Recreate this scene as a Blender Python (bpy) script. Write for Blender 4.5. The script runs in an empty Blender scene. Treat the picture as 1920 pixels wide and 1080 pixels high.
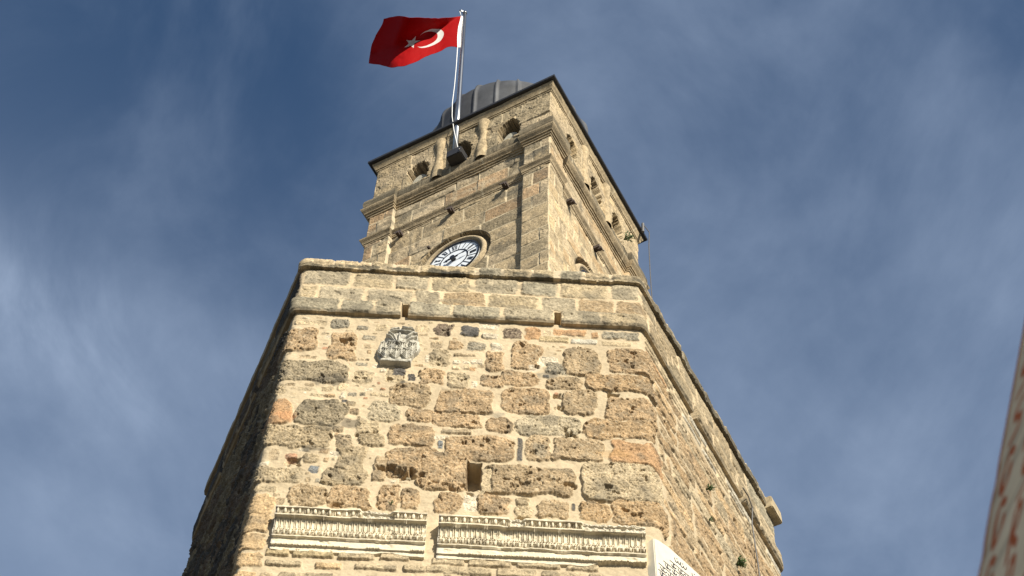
import bpy, bmesh, math, random
import numpy as np

# ------------------------------------------------------------------ camera, light, exposure
SC = bpy.context.scene
COL = SC.collection
CAM_POS = (0.2184, -9.8545, 1.6)
CAM_R = ((0.99865, -0.04899, 0.01717), (0.05047, 0.83904, -0.54173), (0.01214, 0.54187, 0.84038))   # right, down, forward
cd = bpy.data.cameras.new("camera")
cam = bpy.data.objects.new("camera", cd)
COL.objects.link(cam)
from mathutils import Matrix, Vector
_r, _d, _f = CAM_R
cam.matrix_world = Matrix(((_r[0], -_d[0], -_f[0], CAM_POS[0]), (_r[1], -_d[1], -_f[1], CAM_POS[1]),
                           (_r[2], -_d[2], -_f[2], CAM_POS[2]), (0, 0, 0, 1)))
cd.sensor_width = 36.0
cd.lens = 60.0
cd.clip_end = 6000
cd.dof.use_dof = True
cd.dof.focus_distance = 18.5
cd.dof.aperture_fstop = 9.0
SC.camera = cam

SUN_AZ = math.radians(29)      # from -Y towards +X
SUN_EL = math.radians(31)
SUN_DIR = Vector((math.sin(SUN_AZ) * math.cos(SUN_EL), -math.cos(SUN_AZ) * math.cos(SUN_EL), math.sin(SUN_EL)))
sl = bpy.data.lights.new("sun", 'SUN')
sl.energy = 5.0
sl.angle = math.radians(0.5)
sl.color = (1.0, 0.93, 0.80)
so = bpy.data.objects.new("sun", sl)
so.rotation_euler = SUN_DIR.to_track_quat('Z', 'Y').to_euler()
so.location = (10, -20, 40)
COL.objects.link(so)

W = bpy.data.worlds.new("World")
SC.world = W
W.use_nodes = True
nt = W.node_tree
nt.nodes.clear()
N = nt.nodes.new
out = N("ShaderNodeOutputWorld")
bg = N("ShaderNodeBackground")
sky = N("ShaderNodeTexSky")
sky.sky_type = 'NISHITA'
sky.sun_disc = False
sky.sun_elevation = SUN_EL
sky.sun_rotation = math.pi - SUN_AZ
sky.altitude = 50
sky.air_density = 1.0
sky.dust_density = 0.6
sky.ozone_density = 1.6
bg.inputs[1].default_value = 0.055
# thin cirrus: noise on a flat cloud sheet, looked up by the direction of the sky
tc = N("ShaderNodeTexCoord")
sep = N("ShaderNodeSeparateXYZ")
nt.links.new(tc.outputs['Generated'], sep.inputs[0])
def vmath(op, a, b):
    n = N("ShaderNodeMath"); n.operation = op
    for i, v in enumerate((a, b)):
        if v is None: continue
        if isinstance(v, (int, float)): n.inputs[i].default_value = v
        else: nt.links.new(v, n.inputs[i])
    return n.outputs[0]
zz = vmath('MAXIMUM', sep.outputs[2], 0.05)
cx = vmath('DIVIDE', sep.outputs[0], zz)
cy = vmath('DIVIDE', sep.outputs[1], zz)
comb = N("ShaderNodeCombineXYZ")
nt.links.new(cx, comb.inputs[0]); nt.links.new(cy, comb.inputs[1])
def cloud_noise(scale, loc, rot, sx, sy, detail, rough, dist, lo, hi):
    mp = N("ShaderNodeMapping")
    mp.inputs['Location'].default_value = loc
    mp.inputs['Rotation'].default_value = (0, 0, math.radians(rot))
    mp.inputs['Scale'].default_value = (sx, sy, 1)
    nt.links.new(comb.outputs[0], mp.inputs[0])
    nz = N("ShaderNodeTexNoise")
    nz.inputs['Scale'].default_value = scale
    nz.inputs['Detail'].default_value = detail
    nz.inputs['Roughness'].default_value = rough
    nz.inputs['Distortion'].default_value = dist
    nt.links.new(mp.outputs[0], nz.inputs[0])
    mr = N("ShaderNodeMapRange")
    mr.interpolation_type = 'SMOOTHSTEP'
    mr.inputs['From Min'].default_value = lo
    mr.inputs['From Max'].default_value = hi
    nt.links.new(nz.outputs[0], mr.inputs[0])
    return mr.outputs[0]
c1 = cloud_noise(2.4, (0.4, 2.2, 0), 35, 1.0, 0.8, 10, 0.54, 0.5, 0.36, 0.84)
c2 = cloud_noise(5.5, (3.3, 5.2, 0), 38, 1.0, 0.75, 10, 0.56, 0.5, 0.36, 0.86)
cov = vmath('ADD', vmath('MULTIPLY', c1, 0.55), vmath('MULTIPLY', c2, 0.30))
# a denser bank low on the left side of the view
dx = vmath('ADD', cx, 0.285); dy = vmath('ADD', vmath('ADD', cy, -0.70), vmath('MULTIPLY', vmath('ADD', cx, 0.285), -0.30))
r2 = vmath('ADD', vmath('MULTIPLY', vmath('MULTIPLY', dx, dx), 26.0), vmath('MULTIPLY', vmath('MULTIPLY', dy, dy), 190.0))
bank = vmath('POWER', 2.718, vmath('MULTIPLY', r2, -1.0))
c3 = cloud_noise(6.0, (7.7, 2.2, 0), 40, 1.0, 0.7, 10, 0.57, 0.6, 0.32, 0.70)
cov = vmath('ADD', cov, vmath('MULTIPLY', vmath('MULTIPLY', bank, vmath('ADD', vmath('MULTIPLY', c3, 0.75), 0.25)), 0.72))
low = N("ShaderNodeMapRange"); low.interpolation_type = 'SMOOTHSTEP'      # the veil thickens towards the horizon
low.inputs['From Min'].default_value = 0.95; low.inputs['From Max'].default_value = 0.70
nt.links.new(sep.outputs[2], low.inputs[0])
cov = vmath('ADD', vmath('ADD', vmath('MULTIPLY', cov, 0.70), 0.0), vmath('MULTIPLY', low.outputs[0], 0.20))
cov = vmath('MINIMUM', cov, 0.92)
mix = N("ShaderNodeMix"); mix.data_type = 'RGBA'
nt.links.new(cov, mix.inputs['Factor'])
hsv = N("ShaderNodeHueSaturation")
hsv.inputs['Saturation'].default_value = 1.22
nt.links.new(sky.outputs[0], hsv.inputs['Color'])
nt.links.new(hsv.outputs[0], mix.inputs['A'])
mix.inputs['B'].default_value = (5.9, 7.2, 9.4, 1)
nt.links.new(mix.outputs['Result'], bg.inputs[0])
nt.links.new(bg.outputs[0], out.inputs[0])

SC.view_settings.view_transform = 'Standard'
SC.view_settings.look = 'None'
SC.view_settings.exposure = 0.72
SC.view_settings.gamma = 1.0
SC.view_settings.use_curve_mapping = False
try:
    SC.cycles.use_denoising = True
    SC.cycles.max_bounces = 5
except Exception:
    pass
random.seed(11)
RNG = np.random.default_rng(5)

# ------------------------------------------------------------------ measured places (metres)
STWID = 3.5822                              # width of the front side of the five sided base
FL = np.array([-STWID / 2, 0.0]); FR = np.array([STWID / 2, 0.0])
def hdir(deg): return np.array([math.cos(math.radians(deg)), math.sin(math.radians(deg))])
BL = FL + 3.4 * hdir(110.51)
BR = FR + 3.7 * hdir(59.69)
APEX = np.array([0.335, 5.19])
K0 = np.array([0.8646, 0.5])                # near corner of the clock storey
AD = np.array([-0.85962, 0.51094]); BD = np.array([0.51094, 0.85962])
NA = np.array([-0.51094, -0.85962]); NB = np.array([0.85962, -0.51094])
US = 2.716                                  # its side
STONES = """-1754 15719 257 224 b 2 -
-1307 16046 97 75 g 2 -
-1609 16039 166 41 p 0 -
-1071 15987 60 39 g 1 -
-888 16008 61 57 p 1 -
-1235 15652 143 243 b 2 -
-1416 15670 28 21 t 1 -
-1412 15596 31 23 r 1 -
-1403 15807 28 23 w 0 -
-1430 15858 38 20 t 0 -
-988 15820 64 42 g 1 -
-991 15667 40 33 t 1 -
-964 15564 22 34 b 1 -
-1577 15187 435 181 k 2 -
-995 15147 104 102 p 1 -
-1025 15348 55 27 g 1 -
-1037 15438 31 24 t 1 -
-974 15430 27 24 t 1 -
-893 15329 25 30 w 1 -
-800 15270 31 37 w 1 -
-674 15195 89 122 p 0 -
-645 15260 60 73 d 1 -
-514 15153 37 37 d 1 -
-1863 14876 148 89 p 1 -
-1315 14917 61 42 p 1 -
-1174 14965 46 58 p 1 -
-1280 14808 57 19 b 1 -
-1156 14842 25 24 w 1 -
-1067 14849 42 30 g 1 -
-971 14857 29 30 g 1 -
-1160 14791 30 27 w 2 -
-1132 14735 30 23 d 1 -
-798 14861 92 25 p 1 -
-1407 14807 67 22 p 1 -
-919 14938 38 22 w 0 -
-1566 15430 94 27 t 0 -
-1675 14955 42 26 t 0 -
-1534 14896 61 32 p 0 -
-1809 14517 202 201 o 2 -
-1339 14534 247 209 k 2 -
-1611 14147 400 148 gk 2 -
-1149 14290 56 36 t 2 -
-1151 14202 22 27 b 1 -
-1072 14114 84 109 t 2 -
-872 14319 117 114 p 2 -
-822 14156 125 93 gk 2 -
-1061 14701 47 36 t 1 -
-1024 14583 46 50 b 1 -
-1058 14436 21 32 t 1 -
-973 14475 19 37 t 1 -
-742 14604 156 164 gp 2 -
-1687 13874 49 86 t 0 -
-1526 13846 61 57 r 1 -
-1351 13832 69 67 gk 2 -
-1208 13826 23 33 b 1 -
-1243 13948 42 36 b 0 -
-1143 13918 44 36 w 1 -
-1427 13952 51 23 w 1 -
-1867 13735 144 33 w 1 -
-1529 13756 65 26 p 0 -
-1700 13586 312 114 gt 2 -
-1309 13675 42 55 bl 1 -
-1351 13622 25 20 t 1 -
-1344 13530 30 33 t 1 -
-1251 13526 23 33 g 1 -
-981 13839 126 200 gk 2 -
-1010 13585 193 106 gk 2 -
-244 16027 95 102 db 2 -
27 16025 99 89 d 2 -
229 15951 85 44 w 2 -
214 16123 100 53 w 0 -
451 16018 94 102 db 2 -
664 16030 89 116 o 1 -
-301 15765 56 59 t 0 -
-117 15752 72 75 b 1 -
102 15758 101 76 g 1 -
306 15764 60 64 w 1 -
-457 16035 61 68 p 0 -
-260 15517 118 150 gt 1 -
-14 15596 111 26 t 2 -
-88 15461 35 28 w 2 -
8 15465 34 22 w 2 -
112 15481 67 37 w 2 -
156 15420 37 26 t 1 -
-87 15368 43 30 p 1 -
27 15389 41 40 p 1 -
77 15361 31 30 o 1 -
-385 15498 20 61 w 1 -
286 15508 92 168 b 2 -
606 15614 157 234 b 3 -
822 15548 111 89 w 1 -
901 15446 110 101 g 2 -
1163 15573 198 226 gb 3 -
-321 15192 115 128 b 2 -
-62 15158 109 138 gt 2 -
99 15111 26 52 w 1 -
263 15182 120 109 b 2 -
545 15237 179 115 b 2 -
804 15305 33 25 d 1 -
-519 15168 37 56 d 0 -
-501 14878 206 195 gb 2 -
29 14816 278 190 b 2 -
608 14862 248 207 b 2 -
1047 16085 167 69 o 1 -
1304 16064 39 60 o 1 -
1580 16082 193 73 g 1 -
820 16066 43 50 p 0 -
883 15947 151 49 y 2 S
1192 15934 134 44 gw 2 S
1523 15927 151 37 p 1 S
1685 15624 270 209 b 3 -
980 15182 170 101 gb 2 -
1608 15238 413 128 ob 3 -
1141 14880 165 201 gb 2 -
1668 14830 287 176 b 3 -
831 14498 304 160 gp 2 -
1542 14489 369 138 ob 2 -
727 14141 118 197 gb 2 -
1107 14155 240 166 gb 2 -
1717 14130 326 185 o 2 -
-379 14548 145 100 b 2 -
-51 14502 242 104 b 2 -
353 14471 129 127 b 2 -
-456 14246 210 157 b 2 -
-41 14342 146 37 t 2 -
-175 14241 66 31 w 1 -
-180 14132 25 57 bl 1 -
177 14104 329 196 b 2 -
561 14122 26 175 d 1 -
-440 13861 261 212 b 3 -
-131 13732 236 284 b 3 -
-709 13733 61 178 gb 2 -
647 13675 426 214 gb 3 -
251 13635 61 179 p 1 -
1543 13701 434 278 gt 3 -
-607 13334 114 165 b 2 -
-410 13327 79 143 b 2 -
-66 13295 124 136 b 2 -
336 13296 158 121 b 2 -
129 13321 55 119 w 0 -
593 13363 65 55 gk 2 -
608 13227 78 78 p 1 -
865 13282 132 126 gb 2 -
1050 13331 16 52 d 1 -
1230 13288 147 130 ob 2 -
1699 13280 300 158 ob 3 -
-1806 13377 205 45 p 1 -
-1589 13303 33 21 t 1 -
-1797 13157 214 125 ot 2 -
-1319 13303 165 139 gb 2 -
-947 13303 186 146 b 2 -
-1546 13213 42 48 t 0 -
-1809 12900 202 113 ot 2 -
-1813 12663 198 107 ot 2 -
-1804 12441 207 93 ot 2 -
-1822 12247 189 53 ot 2 -
-1544 12256 45 50 t 1 -
-1323 12267 112 46 gt 1 -
-1099 12277 113 41 gt 1 -
-1481 12546 104 41 y 3 S
-1180 12548 178 45 y 3 S
-813 12541 155 40 gt 3 S
-486 12558 130 38 gt 3 S
-1416 12414 155 34 gt 3 S
-1034 12409 113 37 ot 2 S
-639 12418 179 31 gt 3 S
-310 12424 98 42 gt 3 S
-63 12431 154 41 gt 3 S
-32 12531 141 40 gt 3 S
330 12533 188 43 gt 3 S
741 12541 192 40 gt 3 S
201 12424 146 46 gt 3 S
551 12428 171 49 gt 3 S
-26 12374 37 36 gt 3 S
907 12435 141 40 gt 3 S
1118 12538 137 38 gt 3 S
1061 12426 61 38 gt 3 S
1217 12434 52 36 gt 3 S"""
FLAG = """-0.468,1.111,26.386 -0.476,1.111,26.239 -0.485,1.111,26.093 -0.494,1.111,25.948 -0.493,1.111,25.802 -0.493,1.111,25.657 -0.489,1.111,25.514 -0.482,1.111,25.373 -0.474,1.111,25.232;-0.541,1.093,26.316 -0.552,1.114,26.223 -0.563,1.114,26.084 -0.574,1.114,25.946 -0.576,1.114,25.807 -0.578,1.114,25.668 -0.576,1.114,25.530 -0.569,1.114,25.394 -0.563,1.114,25.258;-0.612,1.045,26.178 -0.625,1.098,26.154 -0.640,1.122,26.068 -0.652,1.122,25.929 -0.655,1.122,25.788 -0.658,1.122,25.647 -0.656,1.122,25.507 -0.650,1.122,25.368 -0.644,1.122,25.230;-0.679,0.961,25.962 -0.693,1.041,25.986 -0.712,1.121,26.013 -0.725,1.130,25.883 -0.729,1.130,25.731 -0.732,1.130,25.580 -0.728,1.130,25.428 -0.721,1.130,25.278 -0.714,1.130,25.129;-0.744,0.866,25.731 -0.761,0.972,25.806 -0.784,1.078,25.883 -0.801,1.130,25.840 -0.805,1.130,25.678 -0.809,1.130,25.518 -0.805,1.130,25.356 -0.797,1.130,25.196 -0.789,1.130,25.038;-0.814,0.823,25.623 -0.831,0.929,25.688 -0.855,1.035,25.758 -0.877,1.121,25.780 -0.882,1.121,25.610 -0.886,1.121,25.441 -0.882,1.121,25.272 -0.874,1.121,25.103 -0.866,1.121,24.936;-0.881,0.771,25.493 -0.899,0.877,25.549 -0.924,0.983,25.610 -0.949,1.089,25.669 -0.956,1.102,25.519 -0.961,1.102,25.341 -0.957,1.102,25.162 -0.948,1.102,24.984 -0.940,1.102,24.809;-0.948,0.715,25.355 -0.965,0.821,25.400 -0.991,0.927,25.450 -1.017,1.033,25.500 -1.028,1.080,25.413 -1.033,1.080,25.225 -1.028,1.080,25.035 -1.018,1.080,24.847 -1.009,1.080,24.662;-1.015,0.663,25.241 -1.032,0.770,25.274 -1.059,0.876,25.315 -1.086,0.982,25.354 -1.102,1.062,25.329 -1.106,1.062,25.131 -1.101,1.062,24.930 -1.090,1.062,24.731 -1.080,1.062,24.535;-1.083,0.626,25.158 -1.100,0.732,25.181 -1.128,0.838,25.212 -1.157,0.944,25.242 -1.177,1.051,25.265 -1.183,1.058,25.073 -1.177,1.058,24.862 -1.166,1.058,24.654 -1.155,1.058,24.448;-1.153,0.606,25.118 -1.170,0.713,25.131 -1.200,0.819,25.153 -1.229,0.925,25.174 -1.251,1.031,25.188 -1.263,1.073,25.060 -1.256,1.073,24.840 -1.245,1.073,24.622 -1.234,1.073,24.407;-1.225,0.604,25.115 -1.243,0.711,25.124 -1.275,0.817,25.142 -1.307,0.923,25.160 -1.331,1.029,25.170 -1.349,1.104,25.111 -1.343,1.104,24.886 -1.332,1.104,24.663 -1.322,1.104,24.443;-1.302,0.631,25.182 -1.320,0.737,25.185 -1.355,0.843,25.199 -1.389,0.949,25.211 -1.416,1.056,25.217 -1.440,1.162,25.219 -1.435,1.164,24.994 -1.424,1.164,24.764 -1.414,1.164,24.538;-1.386,0.708,25.364 -1.406,0.814,25.367 -1.444,0.920,25.383 -1.481,1.026,25.397 -1.510,1.133,25.404 -1.537,1.239,25.407 -1.538,1.276,25.256 -1.528,1.276,25.026 -1.519,1.276,24.799;-1.468,0.789,25.509 -1.490,0.896,25.520 -1.531,1.002,25.544 -1.572,1.108,25.566 -1.604,1.214,25.580 -1.635,1.321,25.591 -1.644,1.395,25.525 -1.635,1.395,25.301 -1.626,1.395,25.080;-1.550,0.862,25.632 -1.574,0.969,25.648 -1.618,1.075,25.679 -1.662,1.181,25.708 -1.698,1.287,25.729 -1.732,1.394,25.745 -1.748,1.500,25.753 -1.742,1.505,25.544 -1.734,1.505,25.327;-1.629,0.922,25.725 -1.655,1.028,25.746 -1.703,1.135,25.783 -1.751,1.241,25.818 -1.790,1.347,25.845 -1.827,1.453,25.868 -1.846,1.560,25.880 -1.848,1.602,25.755 -1.842,1.602,25.542"""

# ------------------------------------------------------------------ numpy noise
def _hash(ix, iy, seed):
    h = (ix.astype(np.int64) * 374761393 + iy.astype(np.int64) * 668265263 + seed * 1274126177) & 0xffffffff
    h = ((h ^ (h >> 13)) * 1274126177) & 0xffffffff
    return ((h ^ (h >> 16)) & 0xffff).astype(np.float32) / 65535.0
def vn(x, y, seed):
    x = np.asarray(x, np.float32); y = np.asarray(y, np.float32)
    x, y = np.broadcast_arrays(x, y)
    xi = np.floor(x); yi = np.floor(y)
    fx = x - xi; fy = y - yi
    fx = fx * fx * fx * (fx * (fx * 6 - 15) + 10); fy = fy * fy * fy * (fy * (fy * 6 - 15) + 10)
    xi = xi.astype(np.int64); yi = yi.astype(np.int64)
    a = _hash(xi, yi, seed); b = _hash(xi + 1, yi, seed); c = _hash(xi, yi + 1, seed); d = _hash(xi + 1, yi + 1, seed)
    return (a + (b - a) * fx) * (1 - fy) + (c + (d - c) * fx) * fy
def fbm(x, y, scale, seed, octv=3, gain=0.55):
    """about -1..1, feature size = scale metres"""
    t = 0; amp = 1.0; tot = 0; k = 1.0 / scale
    ca, sa = math.cos(0.7 * seed), math.sin(0.7 * seed)
    xr = x * ca - y * sa; yr = x * sa + y * ca
    for o in range(octv):
        t = t + amp * (vn(xr * k + 17.3 * o, yr * k - 9.1 * o, seed * 31 + o) * 2 - 1)
        tot += amp; amp *= gain; k *= 2.03
    return t / tot * 1.5
def sstep(a, b, x):
    t = np.clip((x - a) / (b - a), 0, 1)
    return t * t * (3 - 2 * t)

# ------------------------------------------------------------------ materials
def new_mat(name):
    m = bpy.data.materials.new(name); m.use_nodes = True
    t = m.node_tree; b = t.nodes["Principled BSDF"]
    return m, t, b
def mat_attr(name, rough=0.95, n1=85, n2=260, amp=0.35, bump=0.35, dist=0.006, spec=0.15):
    """painted stone or fabric: vertex colour times fine procedural grain, plus a grain bump"""
    m, t, b = new_mat(name)
    at = t.nodes.new("ShaderNodeVertexColor"); at.layer_name = "Col"
    tc = t.nodes.new("ShaderNodeTexCoord")
    na = t.nodes.new("ShaderNodeTexNoise"); na.inputs['Scale'].default_value = n1; na.inputs['Detail'].default_value = 5; na.inputs['Roughness'].default_value = 0.7
    t.links.new(tc.outputs['Object'], na.inputs[0])
    mr = t.nodes.new("ShaderNodeMapRange")
    mr.inputs['From Min'].default_value = 0.28; mr.inputs['From Max'].default_value = 0.72
    mr.inputs['To Min'].default_value = 1 - amp; mr.inputs['To Max'].default_value = 1 + amp
    t.links.new(na.outputs[0], mr.inputs[0])
    ml = t.nodes.new("ShaderNodeMix"); ml.inputs[2].default_value = 1.0
    t.links.new(at.outputs['Alpha'], ml.inputs[0]); t.links.new(mr.outputs[0], ml.inputs[3])
    mx = t.nodes.new("ShaderNodeVectorMath"); mx.operation = 'SCALE'
    t.links.new(at.outputs[0], mx.inputs[0]); t.links.new(ml.outputs[0], mx.inputs['Scale'])
    t.links.new(mx.outputs[0], b.inputs['Base Color'])
    nb = t.nodes.new("ShaderNodeTexNoise"); nb.inputs['Scale'].default_value = n2; nb.inputs['Detail'].default_value = 3
    t.links.new(tc.outputs['Object'], nb.inputs[0])
    bp = t.nodes.new("ShaderNodeBump"); bp.inputs['Distance'].default_value = dist
    ms = t.nodes.new("ShaderNodeMath"); ms.operation = 'MULTIPLY'; ms.inputs[1].default_value = bump       # alpha: 1 on stone, low on smooth mortar
    t.links.new(at.outputs['Alpha'], ms.inputs[0]); t.links.new(ms.outputs[0], bp.inputs['Strength'])
    t.links.new(nb.outputs[0], bp.inputs['Height'])
    t.links.new(bp.outputs[0], b.inputs['Normal'])
    b.inputs['Roughness'].default_value = rough
    b.inputs['Specular IOR Level'].default_value = spec
    return m
def mat_plain(name, col, rough=0.6, metal=0.0, namp=0.2, nscale=30, bump=0.1):
    m, t, b = new_mat(name)
    tc = t.nodes.new("ShaderNodeTexCoord")
    na = t.nodes.new("ShaderNodeTexNoise"); na.inputs['Scale'].default_value = nscale; na.inputs['Detail'].default_value = 5
    t.links.new(tc.outputs['Object'], na.inputs[0])
    cr = t.nodes.new("ShaderNodeValToRGB")
    cr.color_ramp.elements[0].position = 0.3; cr.color_ramp.elements[1].position = 0.7
    cr.color_ramp.elements[0].color = tuple(c * (1 - namp) for c in col) + (1,)
    cr.color_ramp.elements[1].color = tuple(min(1, c * (1 + namp)) for c in col) + (1,)
    t.links.new(na.outputs[0], cr.inputs[0]); t.links.new(cr.outputs[0], b.inputs['Base Color'])
    bp = t.nodes.new("ShaderNodeBump"); bp.inputs['Strength'].default_value = bump; bp.inputs['Distance'].default_value = 0.004
    t.links.new(na.outputs[0], bp.inputs['Height']); t.links.new(bp.outputs[0], b.inputs['Normal'])
    b.inputs['Roughness'].default_value = rough; b.inputs['Metallic'].default_value = metal
    return m
M_RUBBLE = mat_attr("rubble_masonry", n1=62, n2=150, amp=0.50, bump=0.65, dist=0.010)
M_ASHLAR = mat_attr("ashlar_masonry", n1=40, n2=140, amp=0.40, bump=0.6, dist=0.008)
M_UPPER = mat_attr("clock_storey_masonry", n1=40, n2=140, amp=0.40, bump=0.6, dist=0.008)
M_MARBLE = mat_attr("weathered_marble", rough=0.7, n1=45, n2=240, amp=0.12, bump=0.15, dist=0.003, spec=0.3)
M_FLAG = mat_attr("flag_cloth", rough=0.8, n1=400, n2=900, amp=0.05, bump=0.05, dist=0.001, spec=0.1)
M_CANVAS = mat_attr("parasol_canvas", rough=0.85, n1=12, n2=600, amp=0.10, bump=0.1, dist=0.001, spec=0.1)
def add_translucency(m, fac):
    t = m.node_tree; b = t.nodes["Principled BSDF"]; o = t.nodes["Material Output"]
    tr = t.nodes.new("ShaderNodeBsdfTranslucent"); mx = t.nodes.new("ShaderNodeMixShader"); mx.inputs[0].default_value = fac
    t.links.new(b.inputs['Base Color'].links[0].from_socket, tr.inputs[0])
    t.links.new(b.outputs[0], mx.inputs[1]); t.links.new(tr.outputs[0], mx.inputs[2]); t.links.new(mx.outputs[0], o.inputs[0])
add_translucency(M_CANVAS, 0.45)
add_translucency(M_FLAG, 0.30)
M_LEAD = mat_attr("lead_sheet", rough=0.65, n1=6, n2=40, amp=0.30, bump=0.15, dist=0.006, spec=0.5)
M_STEEL = mat_plain("stainless_steel", (0.36, 0.365, 0.37), 0.30, 1.0, 0.05, 20, 0.02)
M_BLACK = mat_plain("black_painted_metal", (0.018, 0.018, 0.02), 0.55, 0.0, 0.3, 25, 0.1)
M_DARK = mat_plain("dark_rusty_iron", (0.05, 0.035, 0.028), 0.8, 0.0, 0.4, 60, 0.3)
M_ROPE = mat_plain("white_rope", (0.75, 0.75, 0.73), 0.8, 0.0, 0.1, 200, 0.2)
M_ENAMEL = mat_plain("white_enamel", (0.72, 0.76, 0.80), 0.35, 0.0, 0.04, 18, 0.02)
M_INK = mat_plain("black_enamel", (0.012, 0.014, 0.02), 0.4, 0.0, 0.2, 30, 0.02)
M_LEAF = mat_plain("weed_leaves", (0.065, 0.11, 0.03), 0.7, 0.0, 0.4, 40, 0.1)
M_WOOD = mat_plain("varnished_wood", (0.22, 0.12, 0.06), 0.5, 0.0, 0.3, 15, 0.1)
M_CABLE = mat_plain("grey_cable", (0.09, 0.085, 0.08), 0.6, 0.0, 0.2, 50, 0.1)
M_PAVE = mat_plain("dark_stone_paving", (0.075, 0.07, 0.062), 0.9, 0.0, 0.25, 0.8, 0.3)
M_TERRACE = mat_plain("terrace_felt", (0.10, 0.095, 0.09), 0.9, 0.0, 0.2, 3, 0.2)

# ------------------------------------------------------------------ object helpers
def link(o, parent=None):
    COL.objects.link(o)
    if parent is not None: o.parent = parent
    return o
ALB = {'rubble_masonry': .84, 'ashlar_masonry': .78, 'clock_storey_masonry': .92}
def mesh_np(name, verts, quads, mat, parent=None, col=None, smooth=True, tris=None):
    me = bpy.data.meshes.new(name)
    nv = len(verts); nq = len(quads)
    me.vertices.add(nv); me.vertices.foreach_set("co", np.ascontiguousarray(verts, np.float32).ravel())
    k = quads.shape[1]
    me.loops.add(nq * k); me.loops.foreach_set("vertex_index", np.ascontiguousarray(quads, np.int32).ravel())
    me.polygons.add(nq)
    me.polygons.foreach_set("loop_start", np.arange(0, nq * k, k, dtype=np.int32))
    me.polygons.foreach_set("loop_total", np.full(nq, k, np.int32))
    me.polygons.foreach_set("use_smooth", np.full(nq, smooth, bool))
    if col is not None:
        a = me.color_attributes.new("Col", 'FLOAT_COLOR', 'POINT')
        c4 = np.ones((nv, 4), np.float32); c4[:, :3] = col[:, :3] * ALB.get(mat.name, 1.0)
        if col.shape[1] == 4: c4[:, 3] = col[:, 3]
        a.data.foreach_set("color", c4.ravel())
    me.materials.append(mat)
    me.update(calc_edges=True); me.validate()
    return link(bpy.data.objects.new(name, me), parent)
def grid_quads(nr, nc, wrap=False):
    r = np.arange(nr - 1)[:, None]; c = np.arange(nc if wrap else nc - 1)[None, :]
    c2 = (c + 1) % nc
    a = r * nc + c; b = r * nc + c2; d = (r + 1) * nc + c; e = (r + 1) * nc + c2
    return np.stack([a, b, e, d], -1).reshape(-1, 4)
def obj_bm(name, bm, mat, parent=None, smooth=False):
    me = bpy.data.meshes.new(name)
    bmesh.ops.recalc_face_normals(bm, faces=bm.faces)
    bm.to_mesh(me); bm.free()
    me.materials.append(mat)
    if smooth:
        for p in me.polygons: p.use_smooth = True
    return link(bpy.data.objects.new(name, me), parent)
def bm_poly(bm, pts, vec):
    """prism: polygon pts swept by vec"""
    v = Vector(vec)
    a = [bm.verts.new(p) for p in pts]; b = [bm.verts.new(Vector(p) + v) for p in pts]
    n = len(a)
    bm.faces.new(a); bm.faces.new(b[::-1])
    for i in range(n): bm.faces.new((a[i], a[(i + 1) % n], b[(i + 1) % n], b[i]))
def bm_tube(bm, pts, radii, seg=10, cap=True):
    pts = [Vector(p) for p in pts]
    if not hasattr(radii, '__len__'): radii = [radii] * len(pts)
    rings = []
    prev = None
    for i, p in enumerate(pts):
        d = (pts[min(i + 1, len(pts) - 1)] - pts[max(i - 1, 0)]).normalized()
        if prev is None:
            x = d.orthogonal().normalized()
        else:
            x = (prev - d * prev.dot(d)).normalized()
        prev = x; y = d.cross(x)
        rings.append([bm.verts.new(p + (x * math.cos(2 * math.pi * k / seg) + y * math.sin(2 * math.pi * k / seg)) * radii[i]) for k in range(seg)])
    for a, b in zip(rings, rings[1:]):
        for k in range(seg): bm.faces.new((a[k], a[(k + 1) % seg], b[(k + 1) % seg], b[k]))
    if cap:
        bm.faces.new(rings[0][::-1]); bm.faces.new(rings[-1])
def thing(name, label, cat, loc=(0, 0, 0), group=None):
    o = bpy.data.objects.new(name, None); COL.objects.link(o); o.location = loc
    o['label'] = label; o['category'] = cat
    if group: o['group'] = group
    bpy.context.view_layer.update()
    return o
def adopt(o, parent):
    """parent a mesh that is already in world coordinates"""
    o.parent = parent
    o.matrix_parent_inverse = Matrix.Translation(-Vector(parent.location))

# ------------------------------------------------------------------ masonry sheets: a wall unrolled to (s, z) with a height field of stones
STONE_COL = dict(b=(.375, .268, .155), gb=(.36, .27, .162), gk=(.335, .265, .165), k=(.255, .21, .138), o=(.42, .262, .138),
                 ob=(.375, .262, .145), ot=(.46, .33, .185), p=(.47, .375, .235), w=(.60, .52, .38), t=(.36, .28, .175), g=(.25, .222, .165),
                 d=(.10, .092, .082), db=(.165, .125, .09), bl=(.17, .18, .18), r=(.42, .235, .14), y=(.42, .33, .19),
                 gt=(.41, .33, .21), gw=(.46, .42, .33), gp=(.40, .335, .225),
                 ash=(.43, .345, .215), ash2=(.39, .33, .225), ash3=(.36, .265, .155), ashg=(.33, .29, .205),
                 up=(.335, .262, .160), up2=(.29, .235, .15), up3=(.37, .295, .19), upr=(.36, .25, .145),
                 rb=(.43, .34, .21), rb2=(.47, .36, .21), rb3=(.40, .29, .165))
MORTAR = np.array((.515, .418, .275), np.float32)
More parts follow.
